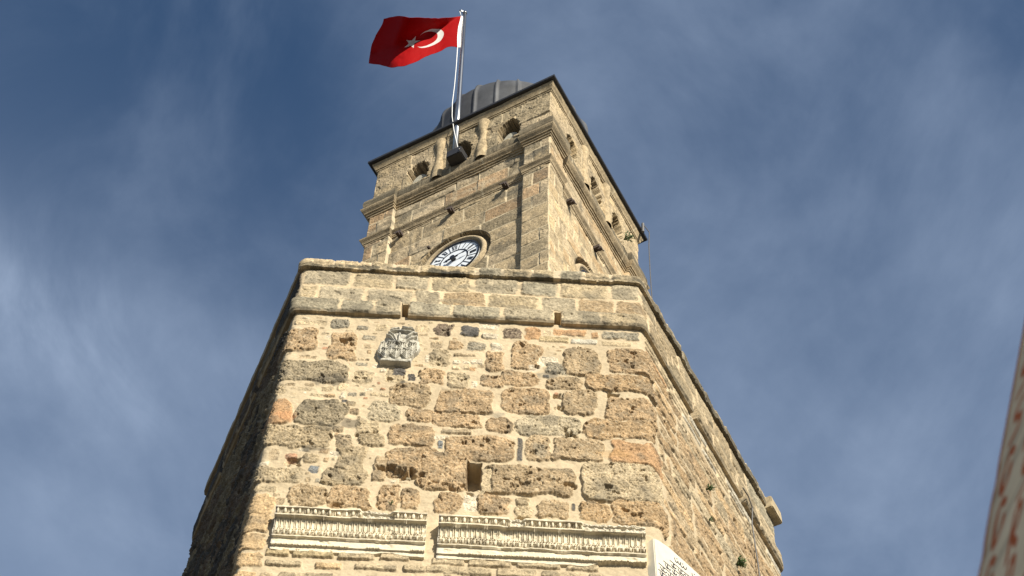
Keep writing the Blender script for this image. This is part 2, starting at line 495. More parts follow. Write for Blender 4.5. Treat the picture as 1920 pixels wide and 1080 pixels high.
class Sheet:
    def __init__(self, s, z, mortar=MORTAR, rough=0.0045, seed=1):
        self.s = np.asarray(s, np.float32); self.z = np.asarray(z, np.float32)
        self.S, self.Z = np.meshgrid(self.s, self.z)
        S, Z = self.S, self.Z
        self.seed = seed
        self.H = rough * (fbm(S, Z, 0.22, seed, 2) + 0.55 * fbm(S, Z, 0.05, seed + 1, 2) + 0.2 * fbm(S, Z, 0.016, seed + 2, 1))
        tone = 1 + 0.10 * fbm(S, Z, 0.30, seed + 3, 2) + 0.07 * fbm(S, Z, 0.035, seed + 4, 2)
        self.C = (mortar[None, None, :] * tone[..., None]).astype(np.float32)
        self.M = np.zeros_like(self.H)
        self.k = seed * 1000
    def stone(self, u, z, hw, hh, col, lvl=2, slab=False, warp=None, rough=0.009, pits=0.020, rnd=None, edge=None, soft=0.006, vary=0.26, base=0.002, fleck=0.5, tone=0.0):
        m = 0.06
        i0, i1 = np.searchsorted(self.s, (u - hw - m, u + hw + m)); j0, j1 = np.searchsorted(self.z, (z - hh - m, z + hh + m))
        if i1 - i0 < 2 or j1 - j0 < 2: return
        self.k += 7; sd = self.k
        S = self.S[j0:j1, i0:i1]; Z = self.Z[j0:j1, i0:i1]
        mn = min(hw, hh)
        if warp is None: warp = 0.006 if slab else min(0.038, 0.30 * mn)
        x = S - u + warp * fbm(S, Z, max(0.05, mn * 1.1), sd, 4, .62); y = Z - z + warp * fbm(S, Z, max(0.05, mn * 1.1), sd + 1, 4, .62)
        if rnd is None: rnd = 0.25 if slab else random.uniform(0.35, 0.65)
        r = mn * rnd
        qx = np.abs(x) - (hw - r); qy = np.abs(y) - (hh - r)
        d = np.hypot(np.maximum(qx, 0), np.maximum(qy, 0)) + np.minimum(np.maximum(qx, qy), 0) - r
        if not slab and soft > .006: d = d + min(.010, .12 * mn) * fbm(S, Z, 0.028, sd + 12, 2)
        mask = sstep(soft, -soft, d)
        if edge is None: edge = 0.014 if slab else min(0.020, mn * 0.4)
        prof = 1 - (1 - np.clip(-d / edge, 0, 1)) ** 2
        tilt = random.uniform(-1, 1) * 0.01 * x / max(hw, .05) + random.uniform(-1, 1) * 0.008 * y / max(hh, .05)
        h = base + lvl * 0.0065 * prof + tilt * (0 if slab else 1)
        if rough:
            rd = 1 - np.abs(fbm(S, Z, 0.075, sd + 11, 4, .6))          # broken, creased face
            h = h + rough * (0.8 * fbm(S, Z, 0.12, sd + 2, 2) + 0.5 * fbm(S, Z, 0.020, sd + 3, 2) - 1.2 * sstep(.84, 1.0, rd)) * prof
        if pits:
            p = fbm(S, Z, 0.026, sd + 4, 2); big = fbm(S, Z, 0.09, sd + 5, 3)
            h = h - pits * 0.6 * sstep(0.60, 0.85, p) * prof - pits * 1.6 * sstep(0.72, 0.90, big) * prof
        Hs = self.H[j0:j1, i0:i1]
        self.H[j0:j1, i0:i1] = Hs + (h - Hs) * mask
        c = np.array(STONE_COL[col], np.float32) * random.uniform(0.98 - tone, 1.14 + tone)
        t = 1 + vary * fbm(S, Z, 0.09, sd + 6, 3) + vary * 0.7 * fbm(S, Z, 0.022, sd + 7, 2)
        cc = c[None, None, :] * np.clip(t, 0.35, 1.8)[..., None]
        if fleck:
            f = sstep(0.42, 0.8, fbm(S, Z, 0.020, sd + 8, 2)) * fleck
            cc = cc + (np.array((.52, .43, .29), np.float32) - cc) * f[..., None]
            g = sstep(0.25, 0.9, fbm(S, Z, 0.16, sd + 9, 2)) * 0.45
            cc = cc + (np.array((.155, .135, .10), np.float32) - cc) * g[..., None]
        mc = sstep(soft * 0.6, -soft * 1.3, d)[..., None]
        self.C[j0:j1, i0:i1] += (cc - self.C[j0:j1, i0:i1]) * mc
        self.M[j0:j1, i0:i1] = np.maximum(self.M[j0:j1, i0:i1], mask)
    def hole(self, u, z, hw, hh, depth, warp=0.01, soft=0.008):
        m = 0.08
        i0, i1 = np.searchsorted(self.s, (u - hw - m, u + hw + m)); j0, j1 = np.searchsorted(self.z, (z - hh - m, z + hh + m))
        if i1 - i0 < 2 or j1 - j0 < 2: return
        S = self.S[j0:j1, i0:i1]; Z = self.Z[j0:j1, i0:i1]
        x = S - u + warp * fbm(S, Z, 0.06, 77, 2); y = Z - z + warp * fbm(S, Z, 0.06, 78, 2)
        d = np.maximum(np.abs(x) - hw, np.abs(y) - hh)
        self.H[j0:j1, i0:i1] -= depth * sstep(soft, -soft, d)
    def stain(self, u, z, ru, rz, col, amt, scale=0.08):
        i0, i1 = np.searchsorted(self.s, (u - ru * 1.6, u + ru * 1.6)); j0, j1 = np.searchsorted(self.z, (z - rz * 1.6, z + rz * 1.6))
        if i1 - i0 < 2 or j1 - j0 < 2: return
        S = self.S[j0:j1, i0:i1]; Z = self.Z[j0:j1, i0:i1]
        self.k += 3
        d = np.hypot((S - u) / ru, (Z - z) / rz) + 0.45 * fbm(S, Z, scale, self.k, 3)
        a = (sstep(1.0, 0.45, d) * amt)[..., None]
        self.C[j0:j1, i0:i1] += (np.array(col, np.float32) - self.C[j0:j1, i0:i1]) * a
    def build(self, name, P, Nn, off, mat, parent, wrap=False, zpos=None, warp=None):
        """P, Nn: (ncol, 2) plan points and outward normals; off: (nrow,) or (nrow, ncol)"""
        off = np.asarray(off, np.float32)
        if off.ndim == 1: off = off[:, None]
        D = self.H + off
        X = P[None, :, 0] + Nn[None, :, 0] * D; Y = P[None, :, 1] + Nn[None, :, 1] * D
        Zp = self.Z if zpos is None else zpos
        V = np.stack([X, Y, np.broadcast_to(Zp, X.shape)], -1).reshape(-1, 3)
        nr, nc = X.shape
        if warp is not None: V = warp(V)
        return mesh_np(name, V, grid_quads(nr, nc, wrap), mat, parent, np.concatenate([self.C, .22 + .78 * self.M[..., None]], -1).reshape(-1, 4))

def loop_map(pts, s0_index, s_offset, s, rad):
    """closed polyline -> points and outward normals at arc length s (corner pts[s0_index] sits at s_offset); corners rounded by averaging"""
    pts = np.array(pts[s0_index:] + pts[:s0_index]); n = len(pts)
    cl = np.vstack([pts, pts[:1]]); seg = np.hypot(*np.diff(cl, axis=0).T); cum = np.r_[0, np.cumsum(seg)]; per = cum[-1]
    def at(t):
        t = np.mod(t, per)
        return np.stack([np.interp(t, cum, cl[:, 0]), np.interp(t, cum, cl[:, 1])], -1)
    t = np.asarray(s, float) - s_offset
    k = np.linspace(-rad, rad, 9)
    P = np.mean([at(t + kk) for kk in k], 0)
    e = 1e-3
    T = np.mean([at(t + kk + e) for kk in k], 0) - np.mean([at(t + kk - e) for kk in k], 0)
    T /= np.linalg.norm(T, axis=1)[:, None]
    return P, np.stack([T[:, 1], -T[:, 0]], -1), per
def arange2(*segs):
    """concatenate (start, stop, step) runs"""
    return np.unique(np.round(np.concatenate([np.arange(a, b, st) for a, b, st in segs] + [[segs[-1][1]]]), 5))

# ------------------------------------------------------------------ setting: ground
bm = bmesh.new()
bmesh.ops.create_grid(bm, x_segments=8, y_segments=8, size=1500)
g = obj_bm("ground", bm, M_PAVE); g['kind'] = 'structure'

# ------------------------------------------------------------------ the clock tower
TOWER = thing("clock_tower", "old stone clock tower with a five sided rubble base, square clock storey and lead dome", "clock tower", (0, 2.3, 0))
POLY = [BL, FL, FR, BR, APEX]
HW = STWID / 2
S_START = -HW - 3.4

# --- rubble wall of the base
s_cols = arange2((S_START, -HW - .16, .02), (-HW - .16, HW + .22, .0062), (HW + .22, HW + 3.7, .011))
_P, _N, PER = loop_map(POLY, 1, -HW, s_cols[:2], .06)
s_back = arange2((HW + 3.72, S_START + PER - .05, .09))
s_cols = np.r_[s_cols, s_back]
z_rows = arange2((0, 11.75, .075), (11.75, 12.05, .02), (12.05, 16.22, .0068))
sh = Sheet(s_cols, z_rows, seed=3)
print("base grid", sh.S.shape)
P, Nn, PER = loop_map(POLY, 1, -HW, s_cols, .055)
def courses(sh, s0, s1, z0, z1, types, hmin=.17, hmax=.31, wmin=.25, wmax=.7, gap=.035, seed=1, lvl=2, **kw):
    rr = random.Random(seed)
    z = z1
    while z > z0 + .06:
        h = min(rr.uniform(hmin, hmax), z - z0)
        s = s0 - rr.uniform(0, .2)
        while s < s1 - .05:
            w = rr.uniform(wmin, wmax)
            if rr.random() < .12: w = rr.uniform(.08, .18)
            e = min(s + w, s1)
            if rr.random() < .1 and h > .2:      # two thin stones instead of one
                for q in (0.26, 0.76):
                    sh.stone((s + e) / 2, z - h * q, (e - s - gap) / 2, h * .2, rr.choice(types), lvl, **kw)
            else:
                sh.stone((s + e) / 2 + rr.uniform(-.01, .01), z - h / 2 + rr.uniform(-.012, .012), (e - s - gap * rr.uniform(.7, 1.5)) / 2, (h - gap * rr.uniform(.6, 1.5)) / 2, rr.choice(types), lvl, **kw)
            s = e
        z -= h
# right side, left side, back and the foot of the front: coursed rubble
courses(sh, HW + .30, HW + 3.72, 11.8, 15.80, ['b', 'gb', 'gt', 'ob', 'b', 'ot', 'gp', 't', 'gb'], .15, .26, .35, .95, .038, seed=21, lvl=2, pits=.014, rough=.007, warp=.02, vary=.22)
rr = random.Random(8)
for zc, hh in ((16.10, .045), (15.985, .022), (15.885, .03)):
    s = HW + .03
    while s < HW + 3.6:
        w = rr.uniform(.25, .8)
        sh.stone(s + w / 2, zc + rr.uniform(-.008, .008), w / 2 - .02, hh, rr.choice(['p', 'ash', 't', 'gw', 'gt', 'o']), 2, slab=True, pits=.006, rough=.004)
        s += w
courses(sh, S_START + .02, -HW - .16, 11.8, 16.15, ['k', 'd', 'db', 'k', 'db', 'd'], .16, .3, .35, .9, .022, seed=33, lvl=4, rough=.022, pits=.03, fleck=.1)  # left side: darker stone colours stand in for its deep shade
courses(sh, S_START, HW + 3.7, 0.0, 11.8, ['b', 'gb', 'gt', 'ot', 'gk', 't'], .28, .40, .45, .95, .05, seed=41, lvl=2, fleck=0)
# the front, stone by stone
for L in STONES.strip().splitlines():
    u, z, hw, hh, t, lvl, f = L.split()
    u, z, hw, hh = [int(v) / 1000 for v in (u, z, hw, hh)]
    small = hh < .06 or hw < .07
    smooth = t in ('ot', 'o', 'bl', 'w', 'd', 'y', 'gw')
    lv = int(lvl) + (1 if t in ('b', 'gb', 'k', 'gk', 'ob') else 0)
    sh.stone(u, z, hw, hh, t, lv, slab=(f == 'S'), pits=0 if f == 'S' else (.006 if small or smooth else .020), rough=(.004 if f == 'S' else .006 if small or smooth else .009),
             fleck=.15 if (f == 'S' or smooth) else .55, warp=(.25 * min(hw, hh) if small and f != 'S' else None), rnd=(.3 if t == 'ot' else None))
# cavities and putlog holes
sh.hole(0.147, 13.69, .062, .195, .22, .012)
for (u, z, hw, hh, a) in ((-.62, 13.735, .10, .028, .07), (-.52, 13.68, .11, .03, .085), (-.40, 13.63, .10, .028, .07)):
    sh.hole(u, z, hw, hh, a, .03, .02)
sh.hole(1.46, 15.04, .055, .03, .07, .015, .012)
for (u, z, r) in ((-1.22, 15.72, .04), (.62, 13.74, .03), (.44, 13.66, .022), (.60, 13.60, .02), (1.03, 13.62, .035), (1.35, 13.60, .03), (.585, 13.10, .05), (.70, 13.05, .045),
                  (.98, 14.45, .035), (1.02, 14.38, .04), (.905, 14.97, .035), (.93, 14.80, .03), (-.80, 14.25, .03), (-1.50, 13.79, .05), (-.05, 13.50, .03), (.12, 13.45, .02), (-1.05, 13.21, .03), (1.5, 13.30, .03)):
    sh.hole(u, z, r, r * .8, .05, .03, .02)
# small chips of stone pushed into the wide joints
n = 0
for _ in range(2600):
    bias = random.random()
    u = random.uniform(-HW + .03, HW - .05) if bias < .5 else random.uniform(-HW + .03, -.1)
    z = random.uniform(13.1, 16.15)
    hw = random.uniform(.012, .055); hh = random.uniform(.008, .022)
    i0, i1 = np.searchsorted(sh.s, (u - hw - .018, u + hw + .018)); j0, j1 = np.searchsorted(sh.z, (z - hh - .018, z + hh + .018))
    if sh.M[j0:j1, i0:i1].max() > .02 or n > 230: continue
    sh.stone(u, z, hw, hh, random.choice(['p', 't', 'w', 'g', 'b', 'gp', 'p', 't', 'r', 'p']), random.choice((0, 1, 1)), pits=0, rough=.003, warp=.3 * min(hw, hh) + .003, soft=.005, fleck=0, vary=.15, base=.002)
    n += 1
sh.C *= np.where((s_cols < -HW - .02), .75, 1.0)[None, :, None]          # shade of the side away from the sun, multiplied into its colour
# grey and ochre weathering on some stones
for (u, z, ru, rz, c, a) in ((-1.33, 15.05, .22, .10, (.07, .065, .055), .6), (-1.05, 14.38, .16, .10, (.06, .056, .048), .6), (-1.28, 14.30, .18, .09, (.075, .07, .055), .5), (-1.35, 13.98, .14, .06, (.06, .055, .045), .6),
                             (-1.66, 14.45, .10, .10, (.48, .25, .12), .6), (.82, 15.32, .12, .10, (.12, .115, .10), .6), (.70, 15.42, .09, .07, (.60, .53, .40), .7), (-.60, 15.08, .06, .05, (.06, .06, .055), .8),
                             (1.42, 14.12, .2, .1, (.42, .25, .10), .4), (.32, 14.62, .08, .08, (.22, .20, .15), .6), (.75, 14.12, .09, .12, (.20, .19, .15), .5)):
    sh.stain(u, z, ru, rz, c, a)
zoff = np.zeros(len(z_rows))
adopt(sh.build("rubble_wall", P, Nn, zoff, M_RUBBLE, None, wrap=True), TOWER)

# --- parapet of squared blocks over a projecting ledge course
s_p = arange2((S_START, -HW - .12, .03), (-HW - .12, HW + .15, .0068), (HW + .15, HW + 3.7, .012))
s_p = np.r_[s_p, arange2((HW + 3.72, S_START + PER - .05, .09))]
P, Nn, _ = loop_map(POLY, 1, -HW, s_p, .03)
zfl = np.arange(16.205, 17.06, .0068)
z_p = np.r_[[16.2, 16.2, 16.2005], zfl]
sh = Sheet(s_p, z_p, mortar=np.array((.61, .485, .31), np.float32), rough=.003, seed=9)
def blocks(sh, edges, z0, z1, types, lvl, gap=.03, **kw):
    for a, b in zip(edges, edges[1:]):
        a_, b_ = a + random.uniform(0, .012), b - random.uniform(0, .012)
        kw2 = dict(warp=.012, rnd=.30, edge=.022, rough=.005, pits=.008, soft=.012, vary=.22, fleck=.45, base=.002); kw2.update(kw)
        sh.stone((a_ + b_) / 2, (z0 + z1) / 2 + random.uniform(-.005, .005), (b_ - a_ - gap) / 2, (z1 - z0 - gap * .8) / 2, random.choice(types), lvl, **kw2)
def rnd_edges(a, b, lo, hi, seed):
    r = random.Random(seed); e = [a]
    while e[-1] < b - lo: e.append(e[-1] + r.uniform(lo, hi))
    e[-1] = b
    return e
C1 = [-HW, -1.261, -.814, -.434, .019, .518, .938, 1.477]
C2 = [-HW, -1.592, -1.1, -.592, -.301, .186, .734, 1.132, 1.536]
CL = [-HW - .06, -1.338, -.977, -.695]; CL2 = [-.632, -.179, .351, .885]; CL3 = [.957, 1.377, HW + .06]
RE = HW + 3.7; LE = S_START
blocks(sh, C1 + [HW + .03], 16.735, 17.03, ['ash', 'ash2', 'ash', 'ashg'], 1)
blocks(sh, rnd_edges(HW + .03, RE, .35, .6, 1), 16.735, 17.03, ['up', 'gt', 'up2', 'ashg'], 1)
blocks(sh, C2 + [2.0], 16.45, 16.735, ['ash', 'ash3', 'ash', 'ash2'], 1)
blocks(sh, rnd_edges(2.0, RE, .3, .6, 2), 16.45, 16.735, ['up', 'gt', 'up2', 'ashg'], 1)
for cl in (CL, CL2, CL3): blocks(sh, cl, 16.205, 16.44, ['ashg', 'ash2', 'ash'], 1, gap=.018)
blocks(sh, rnd_edges(HW + .06, RE, .4, .8, 3), 16.205, 16.44, ['gt', 'up2', 'up'], 1, gap=.022)
for (z0, z1, sd) in ((16.735, 17.03, 4), (16.45, 16.735, 5), (16.205, 16.44, 6)):
    blocks(sh, rnd_edges(LE, -HW, .35, .65, sd), z0, z1, ['k', 'db', 'd'], 2, fleck=.1)  # left blocks take dark colours to imitate the shade there
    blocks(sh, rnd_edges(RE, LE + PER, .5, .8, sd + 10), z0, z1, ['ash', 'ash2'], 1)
for _ in range(40):
    u = random.uniform(-HW, RE); z = random.choice((random.uniform(16.2, 16.3), random.uniform(16.75, 17.0), random.uniform(16.4, 16.6)))
    sh.stain(u, z, random.uniform(.05, .25), random.uniform(.03, .08), (.20, .175, .125), random.uniform(.3, .6), .06)
for u in np.arange(-HW, RE, .12): sh.stain(u + random.uniform(-.1, .1), 16.22, random.uniform(.08, .2), .035, (.13, .115, .085), random.uniform(.2, .6), .05)
sh.C *= np.where((s_p < -HW - .02), .6, 1.0)[None, :, None]  # shade of the left parapet painted into stone and mortar colour
off = np.where(z_p < 16.445, .052, .0) + .012 * np.clip((16.25 - z_p) / -.05, -1, 0)
off = np.interp(z_p, [16.2005, 16.225, 16.428, 16.445, 17.1], [.040, .052, .050, .006, .004])
off[:2] = (-.15, .035)
sh.H[0] = 0
for u in (-.6635, .921, HW + 1.25, HW + 2.55, -HW - 1.1, -HW - 2.3): sh.hole(u, 16.31, .031, .125, .9, .004, .005)
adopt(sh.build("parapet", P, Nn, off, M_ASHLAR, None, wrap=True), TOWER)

# --- coping slabs
zc = np.r_[[17.035, 17.035, 17.036], np.arange(17.042, 17.172, .0065), [17.18, 17.187, 17.19, 17.19, 16.6]]
offc = np.r_[[-.1, .036, .043], np.full(len(np.arange(17.042, 17.172, .0065)), .046), [.043, .036, .024, -.36, -.36]]
sh = Sheet(s_p, zc, mortar=np.array((.64, .52, .35), np.float32), rough=.004, seed=14)
ce = [-HW - .06, -1.477, -1.098, -.829, -.542, -.284, .06, .348, .635, .922, 1.221, 1.486, HW + .07]
allc = ce[:-1] + rnd_edges(HW + .07, RE, .25, .45, 7)
dz = np.zeros(len(s_p)); dn = np.zeros(len(s_p))
for i, (a, b) in enumerate(zip(allc, allc[1:])):
    m = (s_p >= a) & (s_p < b)
    dz[m] = random.uniform(-.006, .007); dn[m] = random.uniform(-.008, .008)
    if i % 3 == 1 or random.random() < .25: w = 1.0
    else: w = .0
    c = STONE_COL[random.choice(['ash', 'ashg', 'ash2', 'gt'])] if w == 0 else (.60, .48, .31)
    jn = .03 if w == 0 else 0
    sh.stone((a + b) / 2, 17.11, (b - a) / 2 - jn, .12, random.choice(['ash', 'ashg', 'ash2', 'ash']) if not w else 'p', 1, warp=.012, rnd=.1, edge=.03, rough=.005, pits=.010, soft=.012, vary=.3, fleck=.4, base=0)
for _ in range(90):
    u = random.uniform(-HW, RE); sh.stain(u, random.uniform(17.03, 17.11), random.uniform(.05, .2), random.uniform(.02, .06), (.10, .09, .065), random.uniform(.4, .9), .05)
sh.stain(-.18, 17.06, .20, .06, (.05, .046, .038), .9, .05)
for _ in range(70):
    u = random.uniform(HW, RE); sh.stain(u, random.uniform(17.03, 17.16), random.uniform(.1, .25), random.uniform(.05, .09), (.14, .12, .085), random.uniform(.4, .8), .05)
dz = dz + .006 * fbm(s_p, s_p * 0, .10, 5, 3); dn = dn + .003 * fbm(s_p, s_p * 0 + 3, .10, 6, 3)
sh.C *= np.where((s_p < -HW - .07), .6, 1.0)[None, :, None]  # left coping darkened in colour, as if in shade
sh.H[-2:] = 0; sh.H[:2] = 0
zpos = sh.Z + np.where(np.arange(len(zc))[:, None] < len(zc) - 1, dz[None, :], 0) * sstep(17.03, 17.15, sh.Z)
offm = np.repeat(offc[:, None], len(s_p), 1); offm[1:-2] += dn
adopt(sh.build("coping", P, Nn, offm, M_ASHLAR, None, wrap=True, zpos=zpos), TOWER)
# projecting end slab on the far corner of the right side
bm = bmesh.new()
d2 = hdir(59.69); n2 = np.array([d2[1], -d2[0]])
a = FR + 3.43 * d2; b = FR + 3.74 * d2
q = [a + .115 * n2, b + .115 * n2, b - .35 * n2, a - .35 * n2]
bm_poly(bm, [(p[0], p[1], 16.99) for p in q], (0, 0, .20))
bmesh.ops.bevel(bm, geom=bm.edges[:], offset=.012, segments=2, affect='EDGES')
M_BLOCK = mat_plain("pale_stone_block", (.36, .29, .18), .95, 0, .3, 14, .4)
adopt(obj_bm("corner_slab", bm, M_BLOCK), TOWER)
# terrace behind the parapet
bm = bmesh.new()
inner = [np.array([.2, 2.3]) + (p - np.array([.2, 2.3])) * .93 for p in POLY]
bm_poly(bm, [(p[0], p[1], 16.45) for p in inner], (0, 0, .18))
adopt(obj_bm("terrace", bm, M_TERRACE), TOWER)

# ------------------------------------------------------------------ marble pieces built into the front
def relief(name, x0, x1, z0, z1, step, fn, parent, mat=M_MARBLE, back=-.06):
    """front relief: fn(x, z) -> (depth, colour, z shift)"""
    xs = np.arange(x0, x1 + step, step); zs = np.arange(z1, z0 - step, -step)
    X, Z = np.meshgrid(xs.astype(np.float32), zs.astype(np.float32))
    D, C = fn(X, Z)
    V = np.stack([X, -D, Z], -1)
    # border ring that returns into the wall
    nr, nc = X.shape
    V2 = np.zeros((nr + 2, nc + 2, 3), np.float32); C2 = np.zeros((nr + 2, nc + 2, 3), np.float32)
    V2[1:-1, 1:-1] = V; C2[1:-1, 1:-1] = C
    V2[0, 1:-1] = V[0]; V2[-1, 1:-1] = V[-1]; V2[:, 0] = V2[:, 1]; V2[:, -1] = V2[:, -2]
    C2[0, 1:-1] = C[0]; C2[-1, 1:-1] = C[-1]; C2[:, 0] = C2[:, 1]; C2[:, -1] = C2[:, -2]
    for sl_ in ((0, slice(None)), (-1, slice(None)), (slice(None), 0), (slice(None), -1)): V2[sl_][..., 1] = -back
    q = grid_quads(nr + 2, nc + 2)[:, ::-1]
    o = mesh_np(name, V2.reshape(-1, 3), q, mat, None, C2.reshape(-1, 3))
    adopt(o, parent)
    return o
MARB = np.array((.60, .525, .375), np.float32)
def frieze_fn(x0, x1, ztop, breaks, seed, brk_low):
    def fn(X, Z):
        y = ztop - Z + .003 * fbm(X, Z, .25, seed + 21, 2)
        X0_ = X; X = X + .016 * fbm(X, X * 0, .22, seed + 22, 3)          # hand carved: uneven spacing
        k = np.array([0, .018, .021, .086, .089, .104, .106, .150, .212, .214, .246, .248, .300, .303, .316, .318, .385, .388, .406, .409, .47])
        v = np.array([.132, .132, .118, .112, .120, .118, .076, .060, .052, .066, .062, .070, .060, .066, .064, .040, .038, .042, .042, .026, .024])
        D = np.interp(y, k, v).astype(np.float32)
        er = np.zeros_like(X)
        for (a, b) in breaks: er = np.maximum(er, sstep(-.02, .03, np.minimum(X - a, b - X) + .02 * fbm(X, Z, .05, seed, 2)))
        er_top = er * (y < .10)
        # egg and dart, upper
        def eggs(lo, hi, per, amp, ph=0):
            t = ((X - x0 + ph) / per) % 1 - .5
            w = (y - lo) / (hi - lo)
            inb = ((w > 0) & (w < 1)).astype(np.float32)
            e = np.hypot(t / .22, (w - .42) / .46)
            keep = np.maximum(sstep(1.06, .96, e), np.exp(-((e - 1.62) / .17) ** 4))       # egg and its shell stay, the channel is cut
            sx = np.abs(t)
            keep = np.maximum(keep, sstep(.040, .024, np.abs(sx - .5)))                      # dart
            keep = np.maximum(keep, sstep(.90, 1.0, w) + sstep(.08, .0, w))
            dome = .35 * np.sqrt(np.clip(1 - e * e, 0, 1)) * amp
            return inb * (dome - amp * (1 - np.clip(keep, 0, 1)))
        D += eggs(.022, .088, .0645, .040) * (1 - er_top)
        D += eggs(.246, .300, .0535, .034, .02)
        # flutes with raised rounded arrises
        t = ((X - x0) / .0445) % 1
        inb = sstep(.106, .112, y) * sstep(.208, .196, y)
        D += inb * (.012 * np.maximum(np.exp(-((t - .30) / .07) ** 2), np.exp(-((t - .62) / .07) ** 2)) - .011 * np.exp(-((t - .46) / .05) ** 4))
        # leaf band, deeply drilled
        inb = ((y > .210) & (y < .240)).astype(np.float32)
        tt = ((X - x0) / .054) % 1
        lf = np.sin(2 * np.pi * (tt * 2 + (y - .21) * 22)) * .5 + np.sin(2 * np.pi * (tt * 3 - (y - .21) * 35)) * .5
        D -= inb * .045 * sstep(.0, .25, lf + .5 * fbm(X, Z, .03, seed + 4, 2)) * (1 - .8 * sstep(.2, .7, fbm(X, Z, .25, seed + 9, 2)))
        # bead and reel
        inb = ((y > .387) & (y < .407)).astype(np.float32) * (1 - sstep(.35, .5, fbm(X, Z * 0, .35, seed + 5, 2)))
        tb = ((X - x0) / .048) % 1
        bead = np.where(tb < .55, np.sqrt(np.clip(1 - ((tb - .275) / .275) ** 2, 0, 1)), np.abs(np.sin((tb - .55) / .45 * np.pi * 2)))
        D += inb * (.016 * bead - .030 * (bead < .35) - .004)
        # broken upper edge, chipped lower edge
        D -= er_top * (.030 + .014 * fbm(X, Z, .04, seed + 1, 3))
        low = y - (.452 + .008 * fbm(X, X * 0, .12, seed + 2, 3) - brk_low(X))
        D = np.where(low > 0, D - .05 * sstep(0, .012, low), D)
        wear = (sstep(.35, .75, fbm(X, Z * 1.5, .16, seed + 23, 3)) * (y < .40))
        Dm = np.interp(y, k, v).astype(np.float32) - .010
        D = D + (np.minimum(D, Dm + .004 * fbm(X, Z, .03, seed + 24, 3)) - D) * wear * .75          # worn patches
        X = X0_
        D += .0022 * fbm(X, Z, .05, seed + 3, 3) + .003 * fbm(X, Z, .30, seed + 6, 2)
        tone = 1 + .10 * fbm(X, Z, .2, seed + 7, 3) + .05 * fbm(X, Z, .02, seed + 8, 2)
        C = MARB[None, None, :] * tone[..., None]
        stain = (sstep(.05, .8, fbm(X, Z * 2, .14, seed + 11, 4)) * .65 * (y < .31))[..., None]
        C = C + (np.array((.30, .25, .17), np.float32) - C) * stain
        g = (er_top * .45)[..., None]
        C = C + (np.array((.42, .39, .32), np.float32) - C) * g
        edge = sstep(.03, .0, X - x0)[..., None] * .7
        C = C + (np.array((.28, .27, .25), np.float32) - C) * edge
        return D, C
    return fn
f1 = relief("marble_frieze", -1.555, -.238, 12.545, 13.012, .0025, frieze_fn(-1.555, -.238, 13.012, [(-.82, -.53)], 61, lambda X: .03 * np.exp(-((X + .55) / .1) ** 2)), TOWER)
f1['label'] = "shorter carved marble frieze with a gap in its egg moulding"
f2 = relief("marble_frieze", -.135, 1.665, 12.535, 12.995, .0025, frieze_fn(-.135, 1.665, 12.995, [(.47, .60), (1.12, 1.75)], 83, lambda X: .06 * sstep(1.15, 1.35, X) + .02 * np.exp(-((X - .3) / .2) ** 2)), TOWER)
f2['label'] = "longer carved marble frieze with a broken right end"

